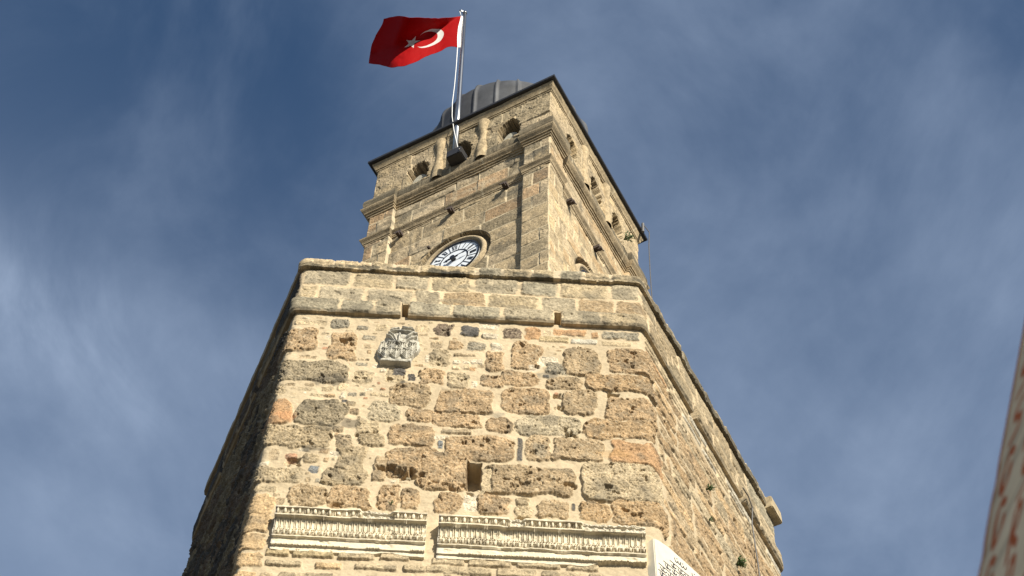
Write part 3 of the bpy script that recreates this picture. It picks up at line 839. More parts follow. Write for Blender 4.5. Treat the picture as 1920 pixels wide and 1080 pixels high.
def capital_fn(X, Z):
    poly = [(-.845, 15.335), (-.845, 15.37), (-.885, 15.44), (-.89, 15.55), (-.855, 15.72), (-.815, 15.82), (-.765, 15.93), (-.70, 15.962), (-.60, 15.955), (-.55, 15.945), (-.495, 15.84), (-.455, 15.66), (-.47, 15.58), (-.515, 15.5), (-.53, 15.40), (-.528, 15.335)]
    # signed distance to the outline
    d = np.full(X.shape, 9.0, np.float32); inside = np.zeros(X.shape, bool)
    n = len(poly)
    for i in range(n):
        ax, az = poly[i]; bx, bz = poly[(i + 1) % n]
        ex, ez = bx - ax, bz - az
        t = np.clip(((X - ax) * ex + (Z - az) * ez) / (ex * ex + ez * ez), 0, 1)
        d = np.minimum(d, np.hypot(X - ax - t * ex, Z - az - t * ez))
        c = ((az > Z) != (bz > Z)) & (X < (bx - ax) * (Z - az) / (bz - az + 1e-9) + ax)
        inside ^= c
    sd = np.where(inside, d, -d) + .006 * fbm(X, Z, .05, 31, 2)
    mask = sstep(-.004, .012, sd)
    D = np.full(X.shape, .045, np.float32) + .028 * np.sqrt(np.clip(sd / .07, 0, 1)) + .012 * sstep(15.55, 15.85, Z)
    D += .014 * sstep(15.378, 15.368, Z)            # astragal below the leaves
    R_ = np.zeros(X.shape, np.float32)
    def line(pts, w, hgt):
        pts = np.array(pts)
        for (ax, az), (bx, bz) in zip(pts, pts[1:]):
            ex, ez = bx - ax, bz - az
            t = np.clip(((X - ax) * ex + (Z - az) * ez) / (ex * ex + ez * ez + 1e-9), 0, 1)
            q = np.hypot(X - ax - t * ex, Z - az - t * ez) / w
            np.maximum(R_, hgt * np.sqrt(np.clip(1 - q * q, 0, 1)), out=R_)
    def leaf(cx, zb, h, w, hgt=1.0):
        line([(cx, zb), (cx, zb + h * .85)], .0085, hgt)
        for k in range(4):
            y0 = zb + h * (.05 + .17 * k)
            for sg in (-1, 1):
                ww = w * (1.0 - .12 * k)
                line([(cx + sg * .006, y0), (cx + sg * ww * .45, y0 + h * .16), (cx + sg * ww * .8, y0 + h * .34), (cx + sg * ww, y0 + h * .36)], .0062, hgt * .9)
        line([(cx - w * .6, zb + h), (cx, zb + h * .93), (cx + w * .6, zb + h)], .014, hgt * 1.25)
    for cx in (-.80, -.695, -.59): leaf(cx, 15.385, .16, .050)
    for cx in (-.855, -.748, -.642, -.54): leaf(cx, 15.46, .20, .048, .95)
    # volute stalks and the worn abacus above
    for (p, w) in (([(-.72, 15.66), (-.76, 15.74), (-.82, 15.80)], .012), ([(-.70, 15.66), (-.735, 15.76), (-.80, 15.84)], .010), ([(-.66, 15.66), (-.62, 15.74), (-.55, 15.82), (-.50, 15.84)], .013), ([(-.63, 15.66), (-.58, 15.72), (-.51, 15.78)], .011),
                   ([(-.68, 15.65), (-.68, 15.80)], .014), ([(-.82, 15.83), (-.70, 15.845), (-.52, 15.835)], .012), ([(-.66, 15.90), (-.53, 15.895)], .009), ([(-.66, 15.925), (-.55, 15.92)], .007), ([(-.79, 15.87), (-.70, 15.90)], .016)):
        line(p, w, 1.1)
    zone = sstep(15.378, 15.384, Z)
    D += zone * (.030 * R_ - .016)
    D -= .035 * (np.exp(-(((X + .625) / .026) ** 2 + ((Z - 15.735) / .030) ** 2)) + .9 * np.exp(-(((X + .815) / .022) ** 2 + ((Z - 15.72) / .045) ** 2)) + .6 * np.exp(-(((X + .515) / .025) ** 2 + ((Z - 15.745) / .025) ** 2)))
    D += .004 * fbm(X, Z, .03, 35, 3)
    D = D * mask + (-.03) * (1 - mask)
    C = np.array((.42, .395, .325), np.float32)[None, None, :] * (1 + .15 * fbm(X, Z, .06, 41, 3))[..., None]
    dark = (sstep(.0, .6, fbm(X, Z, .08, 43, 3) + 1.2 * (Z - 15.70)) * .8)[..., None]
    C = C + (np.array((.20, .195, .175), np.float32) - C) * dark
    return D, C
cap = relief("carved_capital", -.92, -.42, 15.30, 15.985, .0026, capital_fn, TOWER, back=-.04)
cap['label'] = "carved acanthus leaf capital built into the wall"

# inscribed marble slab set across the lower right corner
ca, sa = math.cos(math.radians(43)), math.sin(math.radians(43))
slab_o = np.array([1.735, -.062])
def slab_pt(a, z, off=0): return (slab_o[0] + ca * a + sa * off, slab_o[1] + sa * a - ca * off, z)
bm = bmesh.new()
top_edge = [(0, 12.905), (.06, 12.93), (.20, 12.955), (.40, 12.935), (.70, 12.91), (1.0, 12.88)]
bm_poly(bm, [slab_pt(a, z) for a, z in top_edge] + [slab_pt(1.0, 11.6), slab_pt(.0, 11.6)], (-sa * .30, ca * .30, 0))
bmesh.ops.bevel(bm, geom=[e for e in bm.edges], offset=.008, segments=2, affect='EDGES')
M_SLAB = mat_plain("white_marble", (.56, .52, .42), .6, 0, .10, 9, .15)
slab = obj_bm("inscribed_slab", bm, M_SLAB); adopt(slab, TOWER)
slab['label'] = "white marble slab with carved Arabic lettering at the corner"
bm = bmesh.new()
def stroke(pts, r=.0045):
    bm_tube(bm, [slab_pt(a, z, .001) for a, z in pts], r, 6)
def curve_pts(p, n=4):
    p = [np.array(q, float) for q in p]; o = []
    for i in range(len(p) - 1):
        a, b, c, d = p[max(i - 1, 0)], p[i], p[i + 1], p[min(i + 2, len(p) - 1)]
        for k in range(n):
            t = k / n
            o.append(.5 * (2 * b + (c - a) * t + (2 * a - 5 * b + 4 * c - d) * t * t + (-a + 3 * b - 3 * c + d) * t ** 3))
    return o + [p[-1]]
for x, z in ((.27, 12.845), (.345, 12.84), (.50, 12.83), (.60, 12.825)):
    stroke(curve_pts([(x, z + .02), (x + .012, z - .018), (x + .035, z - .012), (x + .045, z + .012), (x + .052, z - .012), (x + .075, z - .006), (x + .085, z + .028)]))
    stroke([(x + .03, z + .032), (x + .038, z + .034)], .005)
rr = random.Random(4)
for row, (zr, a0) in enumerate(((12.735, .22), (12.655, .13), (12.57, .06), (12.485, .05), (12.40, .05))):
    stroke([(a0 - .02, zr + .042), (.95, zr + .042)], .0035)
    a = a0
    while a < .92:
        w = rr.uniform(.05, .09)
        stroke(curve_pts([(a, zr + rr.uniform(0, .025)), (a + w * .25, zr - .018), (a + w * .5, zr + rr.uniform(-.01, .02)), (a + w * .75, zr - .016), (a + w, zr + rr.uniform(0, .03))]))
        if rr.random() < .6: stroke([(a + w * .4, zr - .02), (a + w * .45, zr + .03)], .005)
        if rr.random() < .6: stroke([(a + w * .6, zr + .028), (a + w * .7, zr + .03)], .004)
        a += w + rr.uniform(.008, .03)
lo = obj_bm("carved_lettering", bm, M_INK, None, True)
lo.parent = slab

# ------------------------------------------------------------------ the square clock storey
KL = K0 + US * AD; KR = K0 + US * BD; KB = KL + US * BD
SQ = [KL, K0, KR, KB]
PIL, REC = .378, .062
def lean(V):
    """the storey leans a hand's breadth forward towards its top"""
    V = np.array(V, np.float64); dz = np.clip(V[..., 2] - 20.0, 0, 2.4)
    V[..., 0] += .0100 * dz; V[..., 1] -= .036 * dz
    return V
def A2W(u, off, z): p = K0 + u * AD + off * NA; return tuple(lean((p[0], p[1], z)))
def B2W(u, off, z): p = K0 + u * BD + off * NB; return tuple(lean((p[0], p[1], z)))
s_u = arange2((-US, .06, .0072), (.06, US, .0085), (US + .05, 3 * US - .02, .07))
P, Nn, _ = loop_map(SQ, 1, 0, s_u, .010)
def pil_off(s):
    f = np.mod(s, US)
    return np.where((f > PIL) & (f < US - PIL), -REC, 0)
z_u = arange2((16.6, 18.0, .06), (18.0, 21.32, .0075))
sh = Sheet(s_u, z_u, mortar=np.array((.54, .45, .30), np.float32), rough=.002, seed=23)
rr = random.Random(12)
zc_ = 16.62; ci = 0
while zc_ < 21.3:
    h = rr.uniform(.255, .30)
    if zc_ > 20.55: h = .29
    for face in range(-1, 3):
        base = face * US
        if face == -1: segs = [(base, base + PIL), (base + PIL, base + US - PIL), (base + US - PIL, base + US)]
        else: segs = [(base, base + PIL), (base + PIL, base + US - PIL), (base + US - PIL, base + US)]
        for (a, b) in segs:
            if b - a < .5:
                ed = [a, a + (b - a) * (.38 if ci % 2 else .66), b] if rr.random() < .75 else [a, b]
            else:
                ed = [a]; ed.append(a + rr.uniform(.18, .5))
                while ed[-1] < b - .62: ed.append(ed[-1] + rr.uniform(.34, .62))
                ed.append(b)
            for e0, e1 in zip(ed, ed[1:]):
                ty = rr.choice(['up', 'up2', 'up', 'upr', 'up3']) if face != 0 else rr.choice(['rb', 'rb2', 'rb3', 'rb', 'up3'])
                sh.stone((e0 + e1) / 2, zc_ + h / 2, (e1 - e0) / 2 - .008, h / 2 - .008, ty, .55, warp=.004, rnd=.06, edge=.010, rough=.0028, pits=.0035, soft=.005, vary=.20, fleck=.28, base=.001, tone=.14)
    zc_ += h; ci += 1
for _ in range(60):          # rain streaks below the mouldings
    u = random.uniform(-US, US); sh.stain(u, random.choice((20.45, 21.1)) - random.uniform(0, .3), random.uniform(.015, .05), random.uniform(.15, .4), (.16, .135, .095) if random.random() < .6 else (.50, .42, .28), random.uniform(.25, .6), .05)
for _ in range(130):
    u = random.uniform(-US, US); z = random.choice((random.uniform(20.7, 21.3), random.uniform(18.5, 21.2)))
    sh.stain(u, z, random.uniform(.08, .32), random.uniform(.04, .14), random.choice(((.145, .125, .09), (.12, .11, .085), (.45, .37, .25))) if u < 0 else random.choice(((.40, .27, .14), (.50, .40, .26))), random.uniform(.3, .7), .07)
# the round niches of the clocks
for cu in (-US / 2, US / 2):
    rr_ = np.hypot(sh.S - cu, sh.Z - 19.425)
    sh.H = np.where(rr_ < .525, -.24, sh.H)
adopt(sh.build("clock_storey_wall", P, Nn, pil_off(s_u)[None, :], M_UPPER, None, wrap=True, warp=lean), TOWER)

def ring_outline(off, ressaut, step=.022):
    """outline of a moulding at distance off from the wall, breaking forward over the corner strips"""
    pts = []
    corners = [(KL, K0), (K0, KR), (KR, KB), (KB, KL)]
    for a, b in corners:
        d = (b - a) / US; n = np.array([d[1], -d[0]])
        if ressaut:
            loc = [(-off, off), (PIL + off * .5, off), (PIL + off * .5, off - REC), (US - PIL - off * .5, off - REC), (US - PIL - off * .5, off), (US + off, off)]
        else:
            loc = [(-off, off), (US + off, off)]
        kk = [int(.4 / step), 3, int(1.96 / step), 3, int(.4 / step)] if ressaut else [int(2.72 / step)]
        for (t0, o0), (t1, o1), k in zip(loc, loc[1:], kk):
            for i in range(k):
                q = i / k
                pts.append(a + d * (t0 + (t1 - t0) * q) + n * (o0 + (o1 - o0) * q))
    return np.array(pts)
def moulding(name, profile, ressaut, colr, parent, jit=.003, seed=1, dark=.5, chips=.0):
    rows = [ring_outline(o, ressaut) for o, z in profile]
    nc = len(rows[0])
    cen = (KL + KR) / 2
    arc = np.r_[0, np.cumsum(np.hypot(*np.diff(rows[0], axis=0).T))]
    V = np.zeros((len(profile), nc, 3), np.float32)
    for j, (o, z) in enumerate(profile):
        w = jit * (fbm(arc, arc * 0 + j * .02, .16, seed, 3) + .6 * fbm(arc, arc * 0 + j * .02, .03, seed + 1, 2))
        r = rows[j] - cen; r = r / np.linalg.norm(r, axis=1)[:, None]
        V[j, :, :2] = rows[j] + r * w[:, None] * (1 if 0 < j < len(profile) - 1 else 0)
        V[j, :, 2] = z + w * .8
    A_, J = np.meshgrid(arc, np.array([z for o, z in profile]))
    c = np.array(colr, np.float32)[None, None, :] * (1 + .22 * fbm(A_, J * 3, .16, seed + 3, 3) + .12 * fbm(A_, J, .03, seed + 5, 2))[..., None]
    f = (sstep(.05, .7, fbm(A_, J * 2, .22, seed + 7, 3)) * dark)[..., None]
    c = c + (np.array((.115, .10, .07), np.float32) - c) * f
    # joints between the stones of the moulding
    jn = (np.abs(((arc + .13) / .62) % 1 - .5) > .49)[None, :, None]
    c = np.where(jn, np.array((.50, .42, .28), np.float32), c)
    o = mesh_np(name, lean(V.reshape(-1, 3)), grid_quads(len(profile), nc, True), M_UPPER, None, c.reshape(-1, 3), smooth=False)
    adopt(o, parent)
    return o
STN = (.36, .285, .18)
lc = moulding("cornice", [(-.10, 20.590), (.012, 20.590), (.014, 20.614), (.022, 20.616), (.025, 20.634), (.032, 20.652), (.043, 20.668), (.055, 20.686), (.060, 20.706), (.045, 20.720), (-.10, 20.75)], True, STN, TOWER, seed=51, dark=.45)
lc['label'] = "slim lower cornice just above the clock"
uc = moulding("cornice", [(-.10, 21.265), (.016, 21.265), (.019, 21.298), (.034, 21.301), (.037, 21.330), (.054, 21.333), (.058, 21.346), (.070, 21.362), (.084, 21.380), (.096, 21.402), (.102, 21.428), (.085, 21.448), (-.15, 21.50)], True, STN, TOWER, seed=57, dark=.45)
uc['label'] = "wide upper cornice below the belfry openings"
bc = moulding("blocking_course", [(-.15, 21.46), (.065, 21.462), (.078, 21.50), (.084, 21.56), (.078, 21.63), (.05, 21.67), (.0, 21.69), (-.25, 21.70)], True, (.20, .165, .11), TOWER, jit=.007, seed=63, dark=.9)

# belfry wall with its low openings
z_b = np.arange(21.66, 22.52, .0075)
s_b = s_u
sh = Sheet(s_b, z_b, mortar=np.array((.44, .36, .235), np.float32), rough=.003, seed=29)
for face in range(-1, 3):
    for (z0, z1) in ((21.66, 21.95), (21.95, 22.24), (22.24, 22.52)):
        for e0, e1 in zip(*(lambda e: (e[:-1], e[1:]))(rnd_edges(face * US, face * US + US, .3, .6, face * 10 + int(z0 * 7)))):
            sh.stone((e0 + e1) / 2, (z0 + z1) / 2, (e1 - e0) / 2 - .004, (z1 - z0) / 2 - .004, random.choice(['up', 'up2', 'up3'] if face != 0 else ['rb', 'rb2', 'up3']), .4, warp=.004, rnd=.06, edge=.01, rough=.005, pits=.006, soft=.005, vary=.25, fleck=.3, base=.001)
for _ in range(60):
    sh.stain(random.uniform(-US, US), random.uniform(21.7, 22.5), random.uniform(.06, .22), random.uniform(.04, .12), random.choice(((.15, .13, .09), (.46, .38, .25), (.40, .32, .2))), random.uniform(.3, .65), .07)
OPEN = (.62, 1.36, 2.02)
for sgn in (-1, 1):
    for i, uu in enumerate(OPEN):
        S = sh.S - sgn * uu; Zz = sh.Z
        rag = .028 * fbm(sh.S, Zz, .05, 90 + i, 3)
        top = 22.19 - .15 * np.clip(np.abs(S / .165), 0, 2) ** 2.2 + rag
        ins = (np.abs(S) < .160 + rag) & (Zz < top) & (Zz > 21.70)
        sill = Zz < 21.70 + .31 * np.sqrt(np.clip(1 - ((S - .02 * sgn) / .15) ** 2, 0, 1)) if i != 1 else Zz < 21.76
        dep = np.where(sill, -.085, -.75)
        sh.H = np.where(ins, dep, sh.H)
        sh.C = np.where((ins & sill)[..., None], np.array((.38, .36, .29), np.float32), np.where((ins & ~sill)[..., None], np.array((.07, .055, .04), np.float32), sh.C))  # shade inside the openings painted as a dark brown
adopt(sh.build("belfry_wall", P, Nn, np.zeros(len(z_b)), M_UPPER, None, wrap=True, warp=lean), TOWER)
# squat engaged columns between the openings
def column(fn, u, seed):
    prof = [(21.50, .088), (21.80, .082), (21.90, .070), (22.02, .056), (22.14, .054), (22.24, .064), (22.34, .080), (22.42, .090), (22.50, .088)]
    zs = np.linspace(21.50, 22.50, 40); n = 26
    V = np.zeros((40, n, 3), np.float32)
    for j, z in enumerate(zs):
        r = np.interp(z, [p[0] for p in prof], [p[1] for p in prof])
        for k in range(n):
            t = 2 * math.pi * k / n
            rr_ = r + .004 * float(fbm(np.float32(t * .08 + seed), np.float32(z), .05, 3, 2))
            V[j, k] = fn(u + rr_ * math.cos(t), -.012 + rr_ * math.sin(t) * .8, z)
    T_, Z_ = np.meshgrid(np.arange(n) * .03, zs)
    c = np.array((.40, .315, .195), np.float32)[None, None, :] * (1 + .3 * fbm(T_ + seed, Z_, .07, 8, 3))[..., None]
    o = mesh_np("engaged_column", V.reshape(-1, 3), grid_quads(40, n, True), M_UPPER, None, c.reshape(-1, 3))
    adopt(o, TOWER)
for u in (1.03, 1.70): column(A2W, u, u)
for u in (1.02, 1.69): column(B2W, u, u + 5)
moulding("eaves_moulding", [(-.10, 22.490), (.012, 22.490), (.016, 22.515), (.026, 22.518), (.030, 22.535), (.040, 22.560), (.052, 22.580), (.064, 22.612), (.070, 22.640), (-.2, 22.655)], False, (.385, .305, .19), TOWER, seed=71, dark=.35)
# dark sheet metal roof edge and low roof
rows = [ring_outline(o, False, .2) for o in (.05, .105, .115, .115, .07)]
zr = [22.647, 22.646, 22.656, 22.700, 22.715]
nc = len(rows[0]); V = np.array([[(p[0], p[1], z) for p in r] for r, z in zip(rows, zr)], np.float32)
cen = (KL + KR) / 2
top = np.array([[((p - cen) * .40 + cen)[0], ((p - cen) * .40 + cen)[1], 22.88] for p in rows[-1]], np.float32)[None]
V = np.concatenate([V, top])
adopt(mesh_np("roof", lean(V.reshape(-1, 3)), grid_quads(len(V), nc, True), M_BLACK, None, smooth=False), TOWER)
# lead dome on a drum, with standing seams
nth, nph = 384, 70
th = np.arange(nth) * 2 * math.pi / nth; ph = np.linspace(0, 1, nph)
R0 = 1.215; zc0 = 23.82
V = np.zeros((nph, nth, 3), np.float32); Cc = np.zeros((nph, nth, 3), np.float32)
seam = np.exp(-((((th / (2 * math.pi) * 24 + .35) % 1) - .5) / .045) ** 2)
for j, p in enumerate(ph):
    if p < .25: r = R0; z = 22.72 + (zc0 - 22.72) * p / .25
    else:
        a = (p - .25) / .75 * math.pi / 2; r = R0 * math.cos(a) + .001; z = zc0 + R0 * .98 * math.sin(a)
    rr_ = r + .045 * seam * min(1, r / .3) + .004 * fbm(th * 1.2, th * 0 + z, .35, 15, 2)
    V[j, :, 0] = cen[0] + rr_ * np.cos(th); V[j, :, 1] = cen[1] + rr_ * np.sin(th); V[j, :, 2] = z
    Cc[j] = (np.array((.036, .038, .042), np.float32)[None] * (1 + .45 * fbm(th * 1.2, th * 0 + z * .35, .16, 19, 4) + .35 * seam)[:, None])
adopt(mesh_np("dome", lean(V.reshape(-1, 3)), grid_quads(nph, nth, True), M_LEAD, None, Cc.reshape(-1, 3)), TOWER)

# ------------------------------------------------------------------ clocks
ZC = 19.425
def child(o, part):
    o.parent = part
def build_clock(fn, uc_, mirror, label):
    # stone moulding round the dial, turned
    prof = [(.550, -.080), (.548, -.060), (.534, -.058), (.530, -.062), (.524, -.140), (.480, -.145), (.462, -.125), (.452, -.080), (.435, -.062), (.412, -.060), (.396, -.074), (.388, -.095), (.384, -.125), (.350, -.125)]
    n = 96; V = np.zeros((len(prof), n, 3), np.float32); Cx = np.zeros((len(prof), n, 3), np.float32)
    for j, (r, d) in enumerate(prof):
        for k in range(n):
            t = 2 * math.pi * k / n
            V[j, k] = fn(uc_ + r * math.cos(t), d, ZC + r * math.sin(t))
        Cx[j] = np.array((.42, .335, .215) if .38 < r < .475 else (.15, .12, .08), np.float32) * (1 + .2 * fbm(np.arange(n) * .03, np.arange(n) * 0 + r, .1, 5 + j, 2))[:, None]  # groove shade painted as darker stone either side of the ring
    ring = mesh_np("clock", V.reshape(-1, 3), grid_quads(len(prof), n, True), M_UPPER, None, Cx.reshape(-1, 3))
    adopt(ring, TOWER); ring['label'] = label
    def prism(bm, pts, d0, d1):
        a = [bm.verts.new(fn(uc_ + x, d0, ZC + y)) for x, y in pts]; b = [bm.verts.new(fn(uc_ + x, d1, ZC + y)) for x, y in pts]
        m = len(a); bm.faces.new(a); bm.faces.new(b[::-1])
        for i in range(m): bm.faces.new((a[i], a[(i + 1) % m], b[(i + 1) % m], b[i]))
    circ = lambda r, n=72: [(r * math.cos(2 * math.pi * k / n), r * math.sin(2 * math.pi * k / n)) for k in range(n)]
    bm = bmesh.new(); prism(bm, circ(.358), -.130, -.085); o = obj_bm("dial", bm, M_ENAMEL); child(o, ring)
    m_ = -1 if mirror else 1          # fn's u axis runs leftwards on the clock's front when mirror is set
    bm = bmesh.new()
    D0, D1 = -.0845, -.0805
    def band(r0, r1, d1):
        c0, c1 = circ(r0), circ(r1)
        for i in range(72):
            j = (i + 1) % 72
            q = [c0[i], c0[j], c1[j], c1[i]]
            prism(bm, q, D0, d1)
    band(.344, .360, -.070); band(.186, .202, D1)
    def rad(r, ang, t):      # polar: ang clockwise from 12, t sideways
        x = r * math.sin(ang) + t * math.cos(ang); y = r * math.cos(ang) - t * math.sin(ang)
        return (m_ * x, y)
    def bar(r0, r1, ang, t0, t1, w0, w1): prism(bm, [rad(r0, ang, t0 - w0), rad(r0, ang, t0 + w0), rad(r1, ang, t1 + w1), rad(r1, ang, t1 - w1)], D0, D1)
    NUM = ["XII", "I", "II", "III", "IV", "V", "VI", "VII", "VIII", "IX", "X", "XI"]
    for h in range(12):
        a = 2 * math.pi * h / 12
        bar((.196), .345, a + math.pi / 12, 0, 0, .004, .004)
        s = NUM[h]; wd = dict(I=.020, V=.040, X=.040); tot = sum(wd[c] for c in s); t = -tot / 2
        r0, r1 = .225, .315
        for c in s:
            m = t + wd[c] / 2
            if c == 'I': bar(r0, r1, a, m, m, .0035, .0045)
            if c == 'V': bar(r0, r1, a, m, m - .014, .0025, .0075); bar(r0, r1, a, m, m + .014, .003, .004)
            if c == 'X': bar(r0, r1, a, m + .011, m - .014, .005, .0075); bar(r0, r1, a, m - .011, m + .014, .003, .004)
            t += wd[c]
    o = obj_bm("numerals", bm, M_INK); child(o, ring)
    def hand(name, ang, L, w, d):
        bm = bmesh.new()
        def pr(pts): 
            nonlocal_d = (d, d + .006)
            a_ = [bm.verts.new(fn(uc_ + x, nonlocal_d[0], ZC + y)) for x, y in pts]; b_ = [bm.verts.new(fn(uc_ + x, nonlocal_d[1], ZC + y)) for x, y in pts]
            k = len(a_); bm.faces.new(a_); bm.faces.new(b_[::-1])
            for i in range(k): bm.faces.new((a_[i], a_[(i + 1) % k], b_[(i + 1) % k], b_[i]))
        pr([rad(-.07, ang, -w), rad(-.07, ang, w), rad(L * .55, ang, w * .8), rad(L * .62, ang, w * 2.4), rad(L * .72, ang, w * 1.8), rad(L, ang, 0), rad(L * .72, ang, -w * 1.8), rad(L * .62, ang, -w * 2.4), rad(L * .55, ang, -w * .8)])
        o = obj_bm(name, bm, M_INK); child(o, ring)
    hand("minute_hand", math.radians(83), .235, .0062, -.050)
    hand("hour_hand", math.radians(262), .135, .012, -.060)
    bm = bmesh.new(); bm_tube(bm, [fn(uc_, -.085, ZC), fn(uc_, -.035, ZC)], .034, 20); o = obj_bm("hub", bm, M_INK); child(o, ring)
build_clock(A2W, US / 2, True, "round clock on the shaded left side of the storey")
build_clock(B2W, US / 2, False, "round clock on the sunlit right side, mostly hidden by the parapet")

# small iron lamp brackets under the lower cornice, one nail lower down
def bracket(fn, u, z, s=1.0):
    bm = bmesh.new()
    for (x0, x1, o0, o1, z0, z1) in ((-.035, .035, -.07, .025, -.02, .035), (-.022, .022, .0, .05, -.055, -.015)):
        q = [fn(u + x0 * s, o0 * s, z + z0 * s), fn(u + x1 * s, o0 * s, z + z0 * s), fn(u + x1 * s, o1 * s, z + z0 * s), fn(u + x0 * s, o1 * s, z + z0 * s)]
        bm_poly(bm, q, (0, 0, (z1 - z0) * s))
    bm_tube(bm, [fn(u, .02 * s, z), fn(u + .045 * s, .055 * s, z - .05 * s)], .009 * s, 6)
    adopt(obj_bm("iron_bracket", bm, M_DARK), TOWER)
for u, z in ((2.19, 20.535), (1.43, 20.545), (.64, 20.555)): bracket(A2W, u, z)
bracket(A2W, 1.70, 19.855, .45)
for u, z in ((.615, 20.56), (1.40, 20.56)): bracket(B2W, u, z)
# lightning conductor down the far right edge, and the cable on the rubble wall
bm = bmesh.new()
bm_tube(bm, [B2W(2.63, .14, 22.80), B2W(2.70, .20, 22.62), B2W(2.715, .17, 22.3), B2W(2.72, .16, 21.6), B2W(2.70, .17, 21.0), B2W(2.69, .05, 20.3), B2W(2.69, .03, 17)], .007, 6)
bm_tube(bm, [B2W(2.63, .13, 22.58), B2W(2.63, .14, 22.80)], .022, 8)
adopt(obj_bm("lightning_conductor", bm, M_CABLE), TOWER)
def R2W(a, off, z): p = FR + a * d2 + off * n2; return (p[0], p[1], z)
bm = bmesh.new()
bm_tube(bm, [R2W(2.45, .085, 16.27), R2W(2.58, .095, 16.26), R2W(2.68, .09, 16.17), R2W(2.71, .05, 15.95), R2W(2.72, .045, 15.6), R2W(2.70, .05, 15.2), R2W(2.64, .045, 14.6), R2W(2.62, .04, 10)], .008, 6)
adopt(obj_bm("cable", bm, M_CABLE), TOWER)

# ------------------------------------------------------------------ flagpole and flag
PB = np.array([-.358, 1.111])
ZB = 21.72
pole = thing("flagpole", "tall steel flagpole rising from a black box on the belfry ledge", "flagpole", (PB[0], PB[1], ZB))
bm = bmesh.new()
sway = (-.055, .0)
def pp(z): q = (z - 21.9) / 4.5; return Vector((PB[0] + sway[0] * q, PB[1] + sway[1] * q, z))
bm_tube(bm, [pp(21.75), pp(23.3), pp(24.9), pp(26.52)], [.040, .037, .033, .028], 20)
adopt(obj_bm("pole", bm, M_STEEL, None, True), pole)
bm = bmesh.new()
q = [A2W(1.364 + x, o, 21.62) for x, o in ((-.115, -.02), (.115, -.02), (.115, .17), (-.115, .17))]
bm_poly(bm, q, (0, 0, .17)); bmesh.ops.bevel(bm, geom=bm.edges[:], offset=.012, segments=2, affect='EDGES')
adopt(obj_bm("base_box", bm, M_BLACK), pole)
bm = bmesh.new(); tp = pp(26.52)
bm_tube(bm, [tp + Vector((0, 0, -.03)), tp + Vector((0, 0, .03))], [.036, .03], 14)
bm_tube(bm, [tp + Vector((0, 0, .0)), tp + Vector((-.055, -.015, .035)), tp + Vector((-.085, -.02, .02))], [.012, .016, .02], 10)
adopt(obj_bm("pulley", bm, M_STEEL, None, True), pole)
FG = np.array([[[float(v) for v in p.split(',')] for p in r.split()] for r in FLAG.split(';')])      # (along fly, down, xyz)
h0, h1 = Vector(FG[0, 0]), Vector(FG[0, -1])
bm = bmesh.new()
r1 = [tp + Vector((-.085, -.02, .02)), h0]
bm_tube(bm, r1, .006, 6)
bm_tube(bm, [h1, Vector((h1.x + .01, h1.y - .01, 24.6)), Vector((h1.x + .015, h1.y - .02, 23.9)), Vector((h1.x + .01, h1.y - .03, 23.3)), Vector((h1.x + .025, h1.y - .03, 22.9)), Vector((PB[0] - .045, PB[1] - .05, 22.45)), Vector((PB[0] + .02, PB[1] - .06, 22.0)), Vector((PB[0] + .05, PB[1] - .07, 21.80)), Vector(A2W(1.26, .19, 21.66))], .0058, 6)
adopt(obj_bm("halyard", bm, M_ROPE, None, True), pole)

flag = thing("flag", "red flag with white crescent and star flying from the pole", "flag", tuple(FG[0, -1]))
def catmull(a, x):
    """interpolate along axis 0 at positions x (0..n-1)"""
    n = a.shape[0]; i = np.clip(np.floor(x).astype(int), 0, n - 2); t = (x - i)
    def g(k): return a[np.clip(k, 0, n - 1)]
    t = t.reshape((-1,) + (1,) * (a.ndim - 1))
    p0, p1, p2, p3 = g(i - 1), g(i), g(i + 1), g(i + 2)
    return .5 * (2 * p1 + (p2 - p0) * t + (2 * p0 - 5 * p1 + 4 * p2 - p3) * t * t + (-p0 + 3 * p1 - 3 * p2 + p3) * t ** 3)
ns_, nt_ = 420, 280
Gd = catmull(FG, np.linspace(0, FG.shape[0] - 1, ns_))
Gd = catmull(Gd.transpose(1, 0, 2), np.linspace(0, FG.shape[1] - 1, nt_))          # (down, fly, xyz)
Sg, Tg = np.meshgrid(np.linspace(0, 1.5, ns_), np.linspace(0, 1, nt_) ** 1.15)
Gd[..., 1] += .010 * fbm(Sg, Tg, .22, 3, 3) * np.clip(Sg * 3, 0, 1)
c = np.tile(np.array((.34, .0018, .0026), np.float32), (nt_, ns_, 1))
cres = (np.hypot(Sg - .50, Tg - .5) < .25) & (np.hypot(Sg - .5625, Tg - .5) > .20)
def star(cx, cy, R):
    vs = [(cx + (R if k % 2 == 0 else R * .382) * math.cos(math.pi + k * math.pi / 5), cy + (R if k % 2 == 0 else R * .382) * math.sin(math.pi + k * math.pi / 5)) for k in range(10)]
    ins = np.zeros(Sg.shape, bool)
    for i in range(10):
        ax, ay = vs[i]; bx, by = vs[(i + 1) % 10]
        ins ^= ((ay > Tg) != (by > Tg)) & (Sg < (bx - ax) * (Tg - ay) / (by - ay + 1e-12) + ax)
    return ins
c[cres | star(.82, .5, .15)] = (.62, .615, .60)
front = Gd.reshape(-1, 3)
fo = mesh_np("flag_cloth", front, grid_quads(nt_, ns_), M_FLAG, None, c.reshape(-1, 3))
sm = fo.modifiers.new("thickness", 'SOLIDIFY'); sm.thickness = .004; sm.offset = 0
adopt(fo, flag)
bm = bmesh.new()
hp = [Vector(Gd[j, 0]) for j in range(0, nt_, 12)] + [Vector(Gd[-1, 0])]
w = .055
